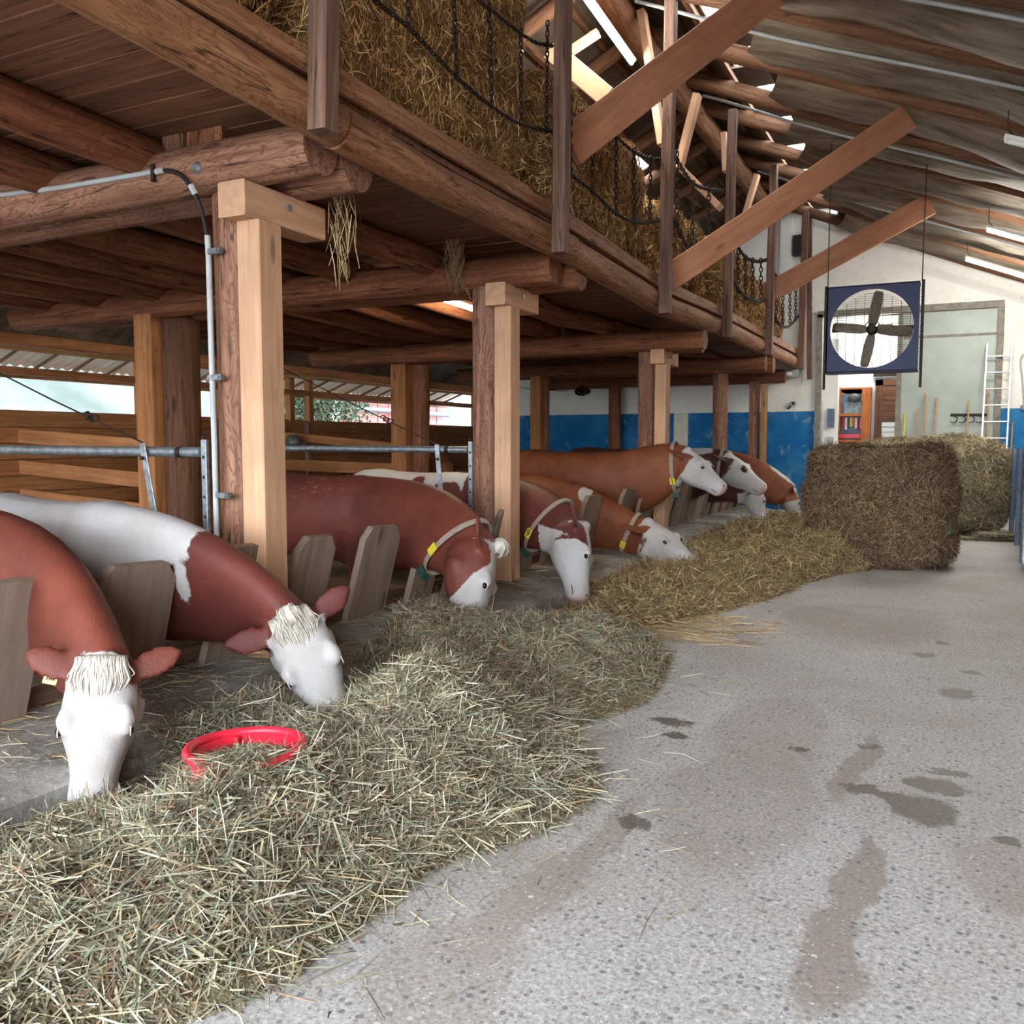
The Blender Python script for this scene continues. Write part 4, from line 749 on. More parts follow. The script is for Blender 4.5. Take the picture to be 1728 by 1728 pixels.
def bale(name, lab, cat, c, hx, e, n, cols, Lr, Wr, seed, base, face, group=None, lump=.03, lift=.2, droop=0., flow=None, flowk=0):
    c, hx = np.asarray(c, float), np.asarray(hx, float); root = empty(name, (c[0], c[1], c[2]-hx[2]), lab, cat, group); N = 26; V = []; Fc = []; rng = np.random.default_rng(seed); ph = rng.uniform(0, 6, 3)
    for i in range(N+1):
        th = math.pi*i/N
        for j in range(2*N):
            a = math.pi*j/N; d = np.array([math.sin(th)*math.cos(a), math.sin(th)*math.sin(a), math.cos(th)]); d /= np.abs(d).max(); d = d*(np.abs(d)**e).sum()**(-1/e)
            q = c+d*hx*.985; V.append(q*1.+d*lump*(math.sin(q[0]*7+ph[0])*math.sin(q[1]*6+ph[1])+.6*math.sin(q[2]*11+ph[2]+q[0]*4)-.3))
    for i in range(N):
        for j in range(2*N): Fc.append((i*2*N+j, (i+1)*2*N+j, (i+1)*2*N+(j+1) % (2*N), i*2*N+(j+1) % (2*N)))
    m = MB(); m.add(V, Fc, None, True); m.build('core', base, root)
    P, g = surf_pts(n, c, hx, e, rng, face); q = P; k = lump*(np.sin(q[:, 0]*7+ph[0])*np.sin(q[:, 1]*6+ph[1])+.6*np.sin(q[:, 2]*11+ph[2]+q[:, 0]*4)-.3)
    P = P+g*k[:, None]+g*np.abs(rng.normal(0, .01, (len(P), 1)))
    s = strands('straw', P, g, rng.uniform(*Lr, len(P)), rng.uniform(*Wr, len(P)), cols, seed+1, root, lift, flow, flowk, droop=droop); s['kind'] = 'stuff'; return root
STR = [(206, 168, 112), (188, 146, 92), (168, 126, 76), (148, 108, 62), (128, 92, 52), (110, 78, 44), (220, 190, 140), (96, 66, 38)]
vis = lambda P, g: (g[:, 0] > .15) | (g[:, 1] < -.4) | ((g[:, 2] > .5)) | ((g[:, 2] < -.3) & (g[:, 0] > 0))
def lb(y0, y1, z1, lab, n, seed, x0=-4.7, x1=-3.16, cols=STR, Lr=(.07, .2), Wr=(.004, .008), e=9., lump=.035, droop=.15):
    zb = max(PZ(y0), PZ(y1))+.0; return bale('straw_stack', lab, 'straw', ((x0+x1)/2, (y0+y1)/2, (zb+z1)/2), ((x1-x0)/2, (y1-y0)/2, (z1-zb)/2), e, n, cols, Lr, Wr, seed, M['strawbase'], (lambda P, g: vis(P, g) & ((P[:, 2] > zb+.06) | (P[:, 0] > -3.2))), 'straw stacked on the loft', lump, .22, droop)
YP = [y for y, z in LP]
lb(-1.5, 3.9, 5.6, 'golden straw spilling over the loft edge before the first rail post', 26000, 51, x1=-3.1)
lb(3.98, YP[1]-.08, 5.75, 'tallest straw stack behind the hanging chains of the first rail bay', 42000, 61, x1=-3.12)
zt3 = onx(1040, 205, -3.15)[2]; lb(YP[1]+.25, YP[2]+.02, 4.78, 'straw stack behind the second chain net with sloping top', 22000, 71, Wr=(.006, .01))
lb(YP[2]+.3, YP[3]-.1, 4.5, 'ragged straw stack behind the middle brace', 12000, 81, Wr=(.008, .013), Lr=(.1, .26), e=5, lump=.07)
lb(YP[3]+.3, YP[4]-.15, 4.62, 'straw stack in the bay above the fourth post', 9000, 91, Wr=(.008, .014), Lr=(.1, .26))
lb(YP[4]+.2, min(YP[5], 20.2)-.2, 4.6, 'last straw stack on the loft beside the white wall', 8000, 95, Wr=(.008, .014), Lr=(.1, .26), e=4)
# straw wisps hanging under the beams
for (px, Y, n, lab) in (((575, 395), 4.62, 60, 'wisp of hay dangling behind the first pair of beam ends'), ((768, 440), 7.2, 160, 'hay tuft hanging from the joists before the second post')):
    rng = np.random.default_rng(n); c = ony(*px, Y); t = rng.uniform(0, 1, n); P = c+np.stack([rng.normal(0, .05, n)*(1-t*.6), rng.normal(0, .05, n), .22-.42*t], 1); g = np.tile([[.7, -.7, .1]], (n, 1)).astype(float)
    o = strands('hay_wisp', P, g, rng.uniform(.12, .3, n), np.full(n, .005), HAYD, n, lift=.1, flow=(0, 0, 1), flowk=3); tag(o, lab, 'hay', None, 'stuff')
# big bales on the floor
fr = lambda P, g: (g[:, 1] < .3) & (P[:, 2] > .02)
BD = [(158, 134, 98), (134, 108, 76), (112, 88, 62), (94, 72, 50), (78, 60, 44), (118, 100, 80), (104, 92, 78), (70, 52, 40)]
b1 = bale('hay_bale', 'dark cut round hay bale slumped in front, frayed side with green net', 'bale', (-.77, 11.95, .7), (.8, .62, .76), 5.5, 30000, BD, (.1, .28), (.005, .01), 101, M['darkbase'], fr, lump=.045, lift=.2, flow=(1, 0, 0), flowk=.7)
m = MB()
for i, (px, w) in enumerate((((1575, 870), .1), ((1592, 885), .08), ((1583, 905), .05))):
    c = ony(*px, 11.62); m.add(np.array([c+np.array([a, -.06+.03*math.sin(7*a+b*9), b]) for a in (-w, 0, w) for b in (-w*1.3, 0, w*1.3)]), [(0, 1, 4, 3), (1, 2, 5, 4), (3, 4, 7, 6), (4, 5, 8, 7)], None, True)
m.build('net_wrap', M['greennet'], b1)
b2 = bale('hay_bale', 'rounder greenish hay bale standing behind the cut bale by the ladder', 'bale', (-.32, 16.75, .78), (1.18, .78, .8), 3.6, 24000, HAYC[1:8]+HAYD[:3], (.12, .32), (.006, .012), 111, M['darkbase'], fr, lump=.05, lift=.22, flow=(1, 0, 0), flowk=.8)
rng = np.random.default_rng(5); n = 2600; x = rng.uniform(-.3, .95, n); y = 15.7+rng.exponential(.22, n)-.25; P = np.stack([x, y, .01+rng.uniform(0, .1, n)*(x > .45)], 1)
tag(strands('loose_hay', P, np.tile([[0, 0, 1.]], (n, 1)), rng.uniform(.1, .3, n), np.full(n, .01), HAYC[1:6], 77, lift=.1), 'loose hay spilled on the floor at the foot of the greenish bale', 'hay', None, 'stuff')
rng = np.random.default_rng(6); n = 260; y = rng.uniform(1.6, 7.5, n); x = np.interp(y, _yy, _ex)+rng.exponential(.25, n); P = np.stack([x, y, np.full(n, .006)], 1)
tag(strands('scattered_stalks', P, np.tile([[0, 0, 1.]], (n, 1)), rng.uniform(.05, .22, n), np.full(n, .004), HAYC[:5], 78, lift=.01), 'single dry stalks scattered on the concrete beside the hay', 'stalks', None, 'stuff')
n = 900; y = rng.uniform(6.5, 7.6, n); x = rng.normal(-1.95, .35, n); P = np.stack([x, y, np.full(n, .008)], 1)
tag(strands('thin_straw', P, np.tile([[0, 0, 1.]], (n, 1)), rng.uniform(.08, .3, n), np.full(n, .006), [(200, 178, 140), (180, 156, 116), (150, 126, 88)], 79, lift=.02, flow=(1, 0, 0), flowk=1.5), 'thin swept straw layer between two hay heaps', 'straw', None, 'stuff')
rng = np.random.default_rng(14); n = 2600; y = rng.uniform(2., 9.5, n); x = -3.98+.7*rng.uniform(0, 1, n)**1.6; P = np.stack([x, y, np.interp(x, [-4.02, -3.6, -3.2], [.222, .232, .165])+rng.uniform(0, .01, n)], 1)
tag(strands('curb_litter', P, np.tile([[0, 0, 1.]], (n, 1)), rng.uniform(.05, .18, n), np.full(n, .004), HAYC[:6]+HAYD[:3], 15, lift=.03), 'dry stalks littering the concrete curb between the fence boards', 'stalks', None, 'stuff')
# red tub
c = (onz(415, 1262, .335)); tb = empty('feed_tub', (c[0], c[1], .1), 'round red plastic tub half buried in the hay', 'tub'); Rr = .205
m = MB(); prf = [(.0, .12), (.15, .12), (.17, .14), (Rr-.012, c[2]-.01), (Rr, c[2]-.01), (.182, .12), (.17, .1), (0, .1)]; N = 48; V = []
for (r, z) in prf:
    for q in range(N): V.append((c[0]+r*math.cos(6.2832*q/N), c[1]+r*math.sin(6.2832*q/N), z))
m.add(V, [(i*N+q, i*N+(q+1) % N, (i+1)*N+(q+1) % N, (i+1)*N+q) for i in range(len(prf)-1) for q in range(N)], None, True); m.build('bowl', M['red'], tb)
m = MB(); m.tube([(c[0]+(Rr+.008)*math.cos(t), c[1]+(Rr+.008)*math.sin(t), c[2]+.004*math.sin(2*t)) for t in np.linspace(0, 2*math.pi, 49)], .019, 12, caps=False); m.build('rim', M['red'], tb)
m = MB()
for t in (.9, 2.5): q = np.array([c[0]+(Rr-.02)*math.cos(t), c[1]+(Rr-.02)*math.sin(t), c[2]-.05]); m.tube([q+np.array([0, 0, -.05]), q+np.array([0, 0, .04])], .012, 8)
m.build('rib', M['red'], tb)
rng = np.random.default_rng(9); n = 900; rr = .2*np.sqrt(rng.uniform(0, 1, n)); t = rng.uniform(0, 6.28, n); P = np.stack([c[0]+rr*np.cos(t), c[1]+rr*np.sin(t), c[2]-.07+.05*(1-rr/.2)+rng.uniform(0, .02, n)], 1)
tag(strands('hay_in_tub', P, np.tile([[0, 0, 1.]], (n, 1)), rng.uniform(.05, .13, n), np.full(n, .004), HAYC, 80), 'hay filling the red tub', 'hay', None, 'stuff')
rng = np.random.default_rng(10); n = 420; t = rng.normal(-1.0, .3, n); rr = Rr+rng.normal(.01, .05, n); P = np.stack([c[0]+rr*np.cos(t), c[1]+rr*np.sin(t), c[2]+.022-.35*np.abs(rr-Rr)+rng.uniform(0, .02, n)], 1)
tag(strands('hay_over_rim', P, np.tile([[0, 0, 1.]], (n, 1)), rng.uniform(.06, .16, n), np.full(n, .004), HAYC, 82, lift=.15), 'hay lying across the front rim of the red tub', 'hay', None, 'stuff')
# ------------------------------------------------------------------ chain nets on the loft front
def link_mesh(r=.021, l=.05, th=.0055):
    m = MB(); P = []
    for t in np.linspace(0, 2*math.pi, 17)[:-1]: P.append((r*math.cos(t)*.62, 0, r*math.sin(t)*.8+math.copysign(l/2-r*.8, math.sin(t)) if abs(math.sin(t)) > 1e-6 else 0))
    P.append(P[0]); m.tube(P, th, 6, caps=False); o = m.build('link', M['chain'], None, (0, 0, 0)); me = o.data; bpy.data.objects.remove(o); return me
LINK = link_mesh()
def chain(pts, parent, name, single=True, pitch=.038, sc=1.):
    P = smoothpath(pts, 60) if len(pts) > 2 else np.array([np.asarray(pts[0])*(1-t)+np.asarray(pts[1])*t for t in np.linspace(0, 1, 60)])
    L = np.concatenate([[0], np.cumsum(np.linalg.norm(np.diff(P, axis=0), axis=1))]); k = max(2, int(L[-1]/(pitch*sc))); base = np.array(parent.location); root = empty(name, (0, 0, 0)) if single else None
    if root: root.parent = parent
    V = []; Fc = []; nv = 0; lv = np.array([v.co[:] for v in LINK.vertices]); lf = [list(p.vertices) for p in LINK.polygons]
    for i in range(k+1):
        s = L[-1]*i/k; c = np.array([np.interp(s, L, P[:, j]) for j in range(3)]); c2 = np.array([np.interp(min(s+.02, L[-1]), L, P[:, j]) for j in range(3)]); c1 = np.array([np.interp(max(s-.02, 0), L, P[:, j]) for j in range(3)])
        z = nrm(c2-c1); x = nrm(np.cross((0, 1, .01) if abs(z[1]) < .9 else (1, 0, 0), z)); y = np.cross(z, x)
        if i % 2: x, y = y, -x
        Mx = np.stack([x, y, z], 1)*sc
        if single:
            o = bpy.data.objects.new('link', LINK); COL.objects.link(o); o.parent = root; o.matrix_local = Matrix.Translation(Vector(c-base))@Matrix(Mx.tolist()).to_4x4()
        else: V.append(lv@Mx.T+c); Fc += [[q+nv for q in f] for f in lf]; nv += len(lv)
    if not single: m = MB(); m.add(np.concatenate(V), Fc, None, True); m.build(name, M['chain'], parent)
CX = -2.99
def net(lab, loc, swags, drops, single, sc=1.):
    e = empty('chain_net', loc, lab, 'chain net', 'chain nets along the loft edge')
    for s in swags: chain([onx(x, y, CX) for x, y in s], e, 'swag_chain', single, sc=sc)
    for (x, y0, x1, y1) in drops: chain([onx(x, y0, CX), onx(x1, y1, CX)], e, 'drop_chain', single, sc=sc)
net('heavy rusty chain net sagging across the tallest straw stack', (CX, 5.5, 3.6), [[(560, -75), (632, 0), (690, 47), (770, 130), (830, 180), (880, 210), (935, 222)], [(740, -70), (808, 0), (835, 22), (870, 50), (905, 72), (940, 78)]],
    [(688, -20, 690, 45), (765, -28, 771, 128), (826, 12, 830, 176), (879, 55, 880, 206), (924, 40, 922, 218)], True)
net('rusty chain net on the second loft bay under the broad brace', (CX, 8.7, 3.6), [[(950, 285), (998, 322), (1038, 359), (1075, 376), (1120, 371)], [(985, 190), (1031, 222), (1064, 252), (1094, 267), (1120, 268)]], [(1000, 205, 1000, 322), (1040, 230, 1040, 358), (1070, 255, 1070, 374), (1098, 268, 1097, 373), (962, 165, 962, 290)], False, 1.25)
net('short chain net in the bay crossed by the middle brace', (CX, 11.8, 3.6), [[(1136, 365), (1160, 415), (1185, 424), (1228, 380)], [(1140, 265), (1165, 305), (1190, 318), (1225, 322)]], [(1142, 260, 1142, 375), (1170, 310, 1168, 418), (1196, 318, 1196, 415)], False, 1.6)
net('chain net hanging in the fourth loft bay', (CX, 15, 3.6), [[(1235, 400), (1256, 432), (1276, 441), (1296, 438)], [(1234, 470), (1252, 496), (1272, 508), (1296, 506)]], [(1246, 425, 1246, 490), (1258, 435, 1258, 500), (1270, 440, 1270, 507), (1284, 440, 1284, 507)], False, 1.8)
net('chain net hanging in the last loft bay by the wall', (CX, 18.5, 3.6), [[(1302, 455), (1320, 478), (1336, 482), (1350, 470)], [(1302, 525), (1316, 548), (1332, 550), (1350, 530)]], [(1310, 470, 1310, 540), (1321, 478, 1321, 548), (1333, 482, 1333, 548), (1343, 478, 1343, 538)], False, 1.8)
# ------------------------------------------------------------------ lamps
def lamp(p0, p1, lab, mat='tube', lit=True, r=.02, up=.04, cat='lamp'):
    p0, p1 = np.asarray(p0, float), np.asarray(p1, float); e = empty('tube_lamp', (p0+p1)/2, lab, cat, 'fluorescent lamps'); d = nrm(p1-p0)
    m = MB(); m.beam(p0-d*.03+np.array([0, 0, up]), p1+d*.03+np.array([0, 0, up]), .09, .04); m.build('housing', M['white'], e)
    m = MB(); m.tube([p0, p1], r, 12); m.build('tube', M[mat] if lit else M['white'], e)
    for q in (p0, p1): m = MB(); m.beam(q-d*.015+np.array([0, 0, -.02]), q-d*.015+np.array([0, 0, up]), .05, .03, up=d); m.build('end_cap', M['white'], e)
    return e
def rlamp(px, lab, off=.3, L=1.5, lit=True):
    d = ray(*px); t = (RA-off-H)/(d[2]+RS*d[0]); p = CAM+d*t; e = lamp(p, p+np.array([L, 0, -RS*L]), lab, lit=lit, r=.028)
    m = MB(); m.tube([p+np.array([.06, 0, .04]), p+np.array([.0, 0, .12]), p+np.array([0, 0, off+.05])], .006, 6); m.build('hanger', M['iron'], e)
    m = MB(); m.tube([p+np.array([L-.06, 0, -RS*L+.04]), p+np.array([L-.05, 0, -RS*L+off+.1])], .006, 6); m.build('hanger', M['iron'], e)
rlamp((1668, 388), 'lit fluorescent lamp under the tarpaulins nearer than the back wall', .38); rlamp((1632, 438), 'lit fluorescent lamp close under the roof at the back wall', .36); rlamp((1700, 238), 'unlit white lamp housing hung from the tarpaulin roof', .38, lit=False)
lamp(onx(988, -3, -3.55), onx(1066, 106, -3.55), 'bright tube lamp slung below the ridge above the straw', r=.026)
a = onz(742, 503, 3.02); lamp(a, a+np.array([0, 1.25, -.03]), 'warm tube lamp on a joist beneath the loft floor', 'tubew', r=.026)
lamp((-2.1, YB+.95, 4.1), (-1.1, YB+.95, 4.1), 'lamp under the ceiling of the room beyond the doorway', r=.025)
# ------------------------------------------------------------------ fan
FY = 13.5; fa_, fb_ = ony(1397, 486, FY), ony(1551, 624, FY); fx0, fx1, fz1, fz0 = fa_[0], fb_[0], fa_[2], fb_[2]; fc = np.array([(fx0+fx1)/2-.02, FY, (fz0+fz1)/2]); fr_ = .545
fn = empty('barn_fan', (fc[0], FY, fz0), 'square navy framed barn fan hanging before the doorway', 'fan')
m = MB(); V = []; N = 64
for y in (FY, FY+.03):
    for q in range(N):
        t = 2*math.pi*q/N; ct, st = math.cos(t), math.sin(t); V.append((fc[0]+fr_*ct, y, fc[2]+fr_*st))
    for q in range(N):
        t = 2*math.pi*q/N; ct, st = math.cos(t), math.sin(t); k = 1/max(abs(ct), abs(st)); V.append((fc[0]+(fx1-fx0)/2*ct*k, y, fc[2]+(fz1-fz0)/2*st*k))
Fc = []
for q in range(N):
    r = (q+1) % N; Fc += [(q, r, N+r, N+q), (2*N+q, 3*N+q, 3*N+r, 2*N+r), (q, 2*N+q, 2*N+r, r)]
m.add(V, Fc); m.build('front_panel', M['blue'], fn)
m = MB(); D = .34
for (c, s) in (((fc[0], FY+D/2, fz1), (fx1-fx0, D, .02)), ((fc[0], FY+D/2, fz0), (fx1-fx0, D, .02)), ((fx0, FY+D/2, fc[2]), (.02, D, fz1-fz0))): m.box(c, s)
m.build('housing', M['blue'], fn)
for q in range(26): m = MB(); m.box((fx1, FY+D/2, fz0+.02+(fz1-fz0-.04)*q/25), (.012, D, .012)); m.build('side_slat', M['iron'], fn)
for x in (fx0-.02, fx1+.02): m = MB(); m.beam((x, FY-.01, fz0-.24), (x, FY-.01, fz1+.02), .035, .035, up=(0, 1, 0), ch=.003); m.build('frame_rail', M['iron'], fn)
g = MB()
for q in range(34): z = fc[2]-fr_+2*fr_*(q+.5)/34; hw = math.sqrt(max(0, fr_**2-(z-fc[2])**2)); g.tube([(fc[0]-hw, FY+D, z), (fc[0]+hw, FY+D, z)], .0025, 4)
for q in range(9): x = fc[0]-fr_+2*fr_*(q+.5)/9; hw = math.sqrt(max(0, fr_**2-(x-fc[0])**2)); g.tube([(x, FY+D, fc[2]-hw), (x, FY+D, fc[2]+hw)], .003, 4)
g.build('wire_guard', M['iron'], fn)
for an in (80, -8, -101, 172):
    t = math.radians(an); u = np.array([math.cos(t), 0, math.sin(t)]); w = np.array([-math.sin(t), 0, math.cos(t)]); m = MB(); st = []
    for r, ww in ((.05, .05), (.12, .075), (.25, .085), (.4, .08), (.5, .07), (.53, .05)): st.append((fc+np.array([0, .14, 0])+u*r+w*.01, u, nrm(np.array([0, 1, 0])*.8+w*.45), ww, .006, .006))
    loft(m, st, 10, 2.); m.build('blade', M['blade'], fn)
m = MB(); m.tube([fc+np.array([0, .08, 0]), fc+np.array([0, .1, 0]), fc+np.array([0, .22, 0])], [.05, .075, .075], 16); m.build('hub', M['iron'], fn)
m = MB(); m.beam(fc+np.array([-fr_, .26, .02]), fc+np.array([fr_, .26, .02]), .04, .05); m.build('motor_bar', M['iron'], fn)
m = MB(); m.tube([fc+np.array([.1*math.cos(t), .2, .1*math.sin(t)+.03]) for t in np.linspace(.2, 2.9, 12)], .008, 6); m.build('belt_guard', M['iron'], fn)
for (x, tx) in ((fx0, (1400, 352)), (fx1, (1562, 398))):
    d = ray(*tx); p = ony(*tx, FY); m = MB(); m.tube([(x, FY, fz1), (p[0]*.3+x*.7, FY, rz(x)-.0)], .008, 6); m.build('suspension_rod', M['iron'], fn)
# ------------------------------------------------------------------ ladder, tools, hooks at the back wall
def lp(x, y, Y): return ony(x, y, Y)
ld = empty('ladder', (.6, YB-.8, 0), 'aluminium ladder leaning on the back wall behind the round bale', 'ladder')
for (xt, yt, xb, yb) in ((1666, 580, 1655, 770), (1708, 577, 1697, 785)):
    t = lp(xt, yt, YB-.12); b = lp(xb, yb, YB-.6); d = b-t; b = t+d*(t[2]/(t[2]-b[2])); m = MB(); m.beam(b, t, .03, .065, up=(0, 1, .2), ch=.004); m.build('stile', M['alu'], ld)
for i in range(11):
    z = .28+i*.33; pts = []
    for (xt, yt, xb, yb) in ((1666, 580, 1655, 770), (1708, 577, 1697, 785)): t = lp(xt, yt, YB-.12); b = lp(xb, yb, YB-.6); pts.append(t+(b-t)*((t[2]-z)/(t[2]-b[2])))
    if z < 3.4: m = MB(); m.tube(pts, .016, 8); m.build('rung', M['alu'], ld)
tools = [(1527, 698, 'yellow', 'yellow handled tool leaning on the grey door', .02), (1549, 688, 'tool', 'pale short tool handle beside the yellow one', .016), (1562, 664, 'tool', 'tall wooden tool handle in the middle of the grey door', .017), (1581, 671, 'tool', 'second tall wooden tool handle on the grey door', .017), (1635, 676, 'tool', 'wooden tool handle standing before the hook rack', .016), (1668, 656, 'tool', 'brown tool handle behind the ladder', .017), (1709, 713, 'tool', 'wooden handle tilted right of the ladder', .016)]
for i, (x, y, mt, lab, r) in enumerate(tools):
    t = lp(x, y, YB-.12); e = empty('hand_tool', (t[0], YB-.3, 0), lab, 'tool', 'tools along the grey door'); bt = np.array([t[0]-.02+.03*(i % 3-1), YB-.35, .12]); m = MB(); m.tube([bt, (bt+t)/2+np.array([.006, 0, 0]), t], r, 8); m.build('handle', M[mt], e)
    m = MB(); m.prism([(-.1, 0), (.1, 0), (.12, .05), (.09, .24), (.03, .3), (-.03, .3), (-.09, .24), (-.12, .05)], [[1, 0, 0], [0, .15, -1], [0, 1, .15]], (bt[0], bt[1]-.02, .02), .012); m.build('head', M['iron'], e)
hr = empty('hook_rack', (.3, YB-.02, 2.), 'iron rack with four curled hooks on the grey door', 'rack'); a, b = lp(1604, 700, YB-.02), lp(1666, 700, YB-.02); m = MB(); m.beam(a, b, .03, .05); m.build('bar', M['iron'], hr)
for x in (1609, 1623, 1638, 1652):
    c = lp(x, 706, YB-.05); m = MB(); m.tube([c+np.array([.07*math.cos(t), -.02, .07*math.sin(t)-.02]) for t in np.linspace(1.4, -2.4, 12)], .012, 6); m.build('hook', M['iron'], hr)
# ------------------------------------------------------------------ room beyond the doorway
AY = YB+1.9; M['oak'] = wood('cabinet_wood', srgb(150, 84, 44), srgb(180, 106, 58), srgb(200, 128, 76), .1); M['shutter'] = wood('shutter_wood', srgb(84, 56, 42), srgb(112, 76, 58), srgb(132, 94, 74), .1)
cb_ = empty('trophy_cabinet', lp(1440, 752, AY), 'carved orange wood cabinet with pictures and ribbons in the next room', 'cabinet')
def rect(mb, x0, y0, x1, y1, Y, th): p, q = lp(x0, y0, Y), lp(x1, y1, Y); mb.box(((p[0]+q[0])/2, Y-th/2, (p[2]+q[2])/2), (abs(q[0]-p[0]), th, abs(p[2]-q[2]))); return mb
rect(MB(), 1413, 655, 1468, 790, AY, .05).build('back', M['oak'], cb_); rect(MB(), 1456, 655, 1468, 790, AY-.05, .2).build('side', M['oak'], cb_); rect(MB(), 1408, 655, 1416, 790, AY-.05, .2).build('side', M['oak'], cb_)
p = lp(1440, 657, AY); m = MB(); m.prism([(-.33, 0), (.34, 0), (.34, .06), (.26, .1), (.2, .18), (-.08, .18), (-.16, .1), (-.33, .04)], [[1, 0, 0], [0, 0, 1], [0, -1, 0]], (p[0], AY-.05, p[2]), .22); m.build('cornice', M['oak'], cb_)
for y in (698, 742): rect(MB(), 1413, y, 1458, y+4, AY-.05, .18).build('shelf', M['oak'], cb_)
rect(MB(), 1416, 665, 1456, 697, AY-.05, .01).build('niche_back', M['bluegrey'], cb_); rect(MB(), 1416, 703, 1456, 741, AY-.05, .01).build('niche_back', M['bluegrey'], cb_)
pc = rect(MB(), 1425, 679, 1454, 697, AY-.08, .02); thing(pc, 'framed_picture', plain('misty_picture', srgb(122, 140, 150), .5, 0, .3, .4, 18), 'small blue grey landscape picture inside the orange cabinet', 'picture')
m = MB(); q = lp(1441, 671, AY-.14); ell(m, q, np.array([.14, 0, 0]), np.array([0, .06, 0]), np.array([0, 0, .1])); thing(m, 'round_plate', plain('dark_plate', srgb(70, 80, 74), .3, 0, .5, .4, 12), 'dark glossy round plate above the small picture', 'plate')
for i, (c, lab) in enumerate(((srgb(190, 50, 60), 'crimson ribbon'), (srgb(220, 220, 224), 'white ribbon'), (srgb(60, 90, 60), 'green ribbon'), (srgb(226, 206, 120), 'yellow ribbon'), (srgb(220, 120, 70), 'orange ribbon'), (srgb(226, 226, 232), 'second white ribbon'), (srgb(160, 40, 90), 'magenta ribbon'), (srgb(230, 150, 170), 'pink ribbon'))):
    x = 1422+i*4.2; m = rect(MB(), x, 705, x+3, 722+3*math.sin(i*1.3), AY-.12, .012); thing(m, 'rosette_ribbon', plain('ribbon_%d' % i, c, .6, 0, .3, .05), lab+' hanging in the orange cabinet', 'ribbon', 'prize ribbons')
thing(rect(MB(), 1414, 733, 1452, 739, AY-.1, .1), 'red_box', M['red'], 'long red box on the lower cabinet shelf', 'box')
sh_ = empty('slatted_shutter', lp(1495, 740, AY), 'brown slatted shutter on the wall of the next room', 'shutter'); rect(MB(), 1478, 641, 1486, 780, AY-.02, .06).build('stile', M['shutter'], sh_); rect(MB(), 1478, 641, 1516, 650, AY-.02, .06).build('top_rail', M['shutter'], sh_)
for i in range(7): rect(MB(), 1487, 651+i*8.7, 1516, 658.5+i*8.7, AY-.02, .05).build('slat', M['shutter'], sh_)
for i in range(3): rect(MB(), 1488, 713+i*8.5, 1510, 720+i*8.5, AY-.02, .04).build('pane', M['white'], sh_)
sg = MB(); rect(sg, 1474, 631, 1516, 635, AY-.02, .05); thing(sg, 'wall_bracket', M['iron'], 'dark bracket bar above the slatted shutter', 'bracket')
m = MB(); m.box((lp(1402, 700, YB+.45)[0], YB+.45, 1.9), (.3, .3, 3.8)); thing(m, 'white_pillar', M['white'], 'white plastered pillar just inside the doorway', 'pillar')
rect(m := MB(), 1397, 690, 1408, 721, YB+.29, .08); thing(m, 'dark_fuse_box', M['bluegrey'], 'dark grey box mounted on the white pillar', 'box'); rect(m := MB(), 1396, 737, 1406, 751, YB+.29, .05); thing(m, 'socket_plate', M['pvc'], 'double socket plate low on the white pillar', 'socket')
# ------------------------------------------------------------------ fittings on the back wall
rect(m := MB(), 1138, 697, 1160, 790, YB, .04); thing(m, 'wall_panel', plain('cream_panel', srgb(206, 202, 184), .7, 0, .3, .06), 'cream panel set in the blue dado between posts', 'panel')
e = empty('security_camera', lp(1338, 680, YB), 'small white camera on a bracket above the blue dado', 'camera'); c = lp(1338, 681, YB-.12); m = MB(); m.box(c, (.12, .16, .1)); m.build('body', M['pvc'], e); m = MB(); m.tube([c+np.array([.02, -.08, 0]), c+np.array([.02, -.1, 0])], .035, 12); m.build('lens', M['black'], e); m = MB(); m.tube([lp(1330, 690, YB), c], .015, 8); m.build('bracket', M['iron'], e)
c = lp(1328, 631, YB-.3); e = empty('dome_camera', c, 'white dome camera under the last loft beam', 'camera'); m = MB(); ell(m, c, np.array([.11, 0, 0]), np.array([0, .11, 0]), np.array([0, 0, .06])); m.build('dome', M['white'], e); m = MB(); m.box(c+np.array([.08, .15, .02]), (.3, .2, .16)); m.build('junction_box', M['pvc'], e)
rect(m := MB(), 1341, 400, 1364, 432, YB, .18); thing(m, 'wall_speaker', M['black'], 'black box high on the white wall behind the loft end', 'speaker')
rect(m := MB(), 1319, 372, 1336, 470, YB-.02, .1); thing(m, 'white_duct', M['white'], 'tall white boxed duct beside the black wall box', 'duct')
for (x, y0, y1, lab) in ((1366, 350, 640, 'dark upright pole standing beside the wall at the loft end'),):
    a, b = lp(x, y0, YB-.2), lp(x, y1, YB-.2); m = MB(); m.beam(b, a, .1, .1, up=(0, 1, 0)); thing(m, 'wall_pole', M['old'], lab, 'pole')
a = lp(1720, 598, YB-.05); m = MB(); m.tube(smoothpath([lp(1728, 690, YB-.05), lp(1725, 640, YB-.05), lp(1722, 610, YB-.06), lp(1728, 598, YB-.06), lp(1736, 612, YB-.06), lp(1733, 650, YB-.05)], 30), .014, 8); thing(m, 'cable_loop', M['pvc'], 'grey cable loop on the white wall right of the ladder', 'cable')
rect(m := MB(), 1722, 684, 1735, 692, YB, .06); thing(m, 'wall_socket', M['bluegrey'], 'small dark socket under the cable loop', 'socket')
m = MB(); c = lp(983, 660, 18.5); P = []
for i in range(90):
    d = nrm([R.gauss(0, 1), R.gauss(0, .6), R.gauss(0, .7)]); m.tube([c+d*.03, c+d*np.array([.19, .1, .11])], [.02, .012], 5)
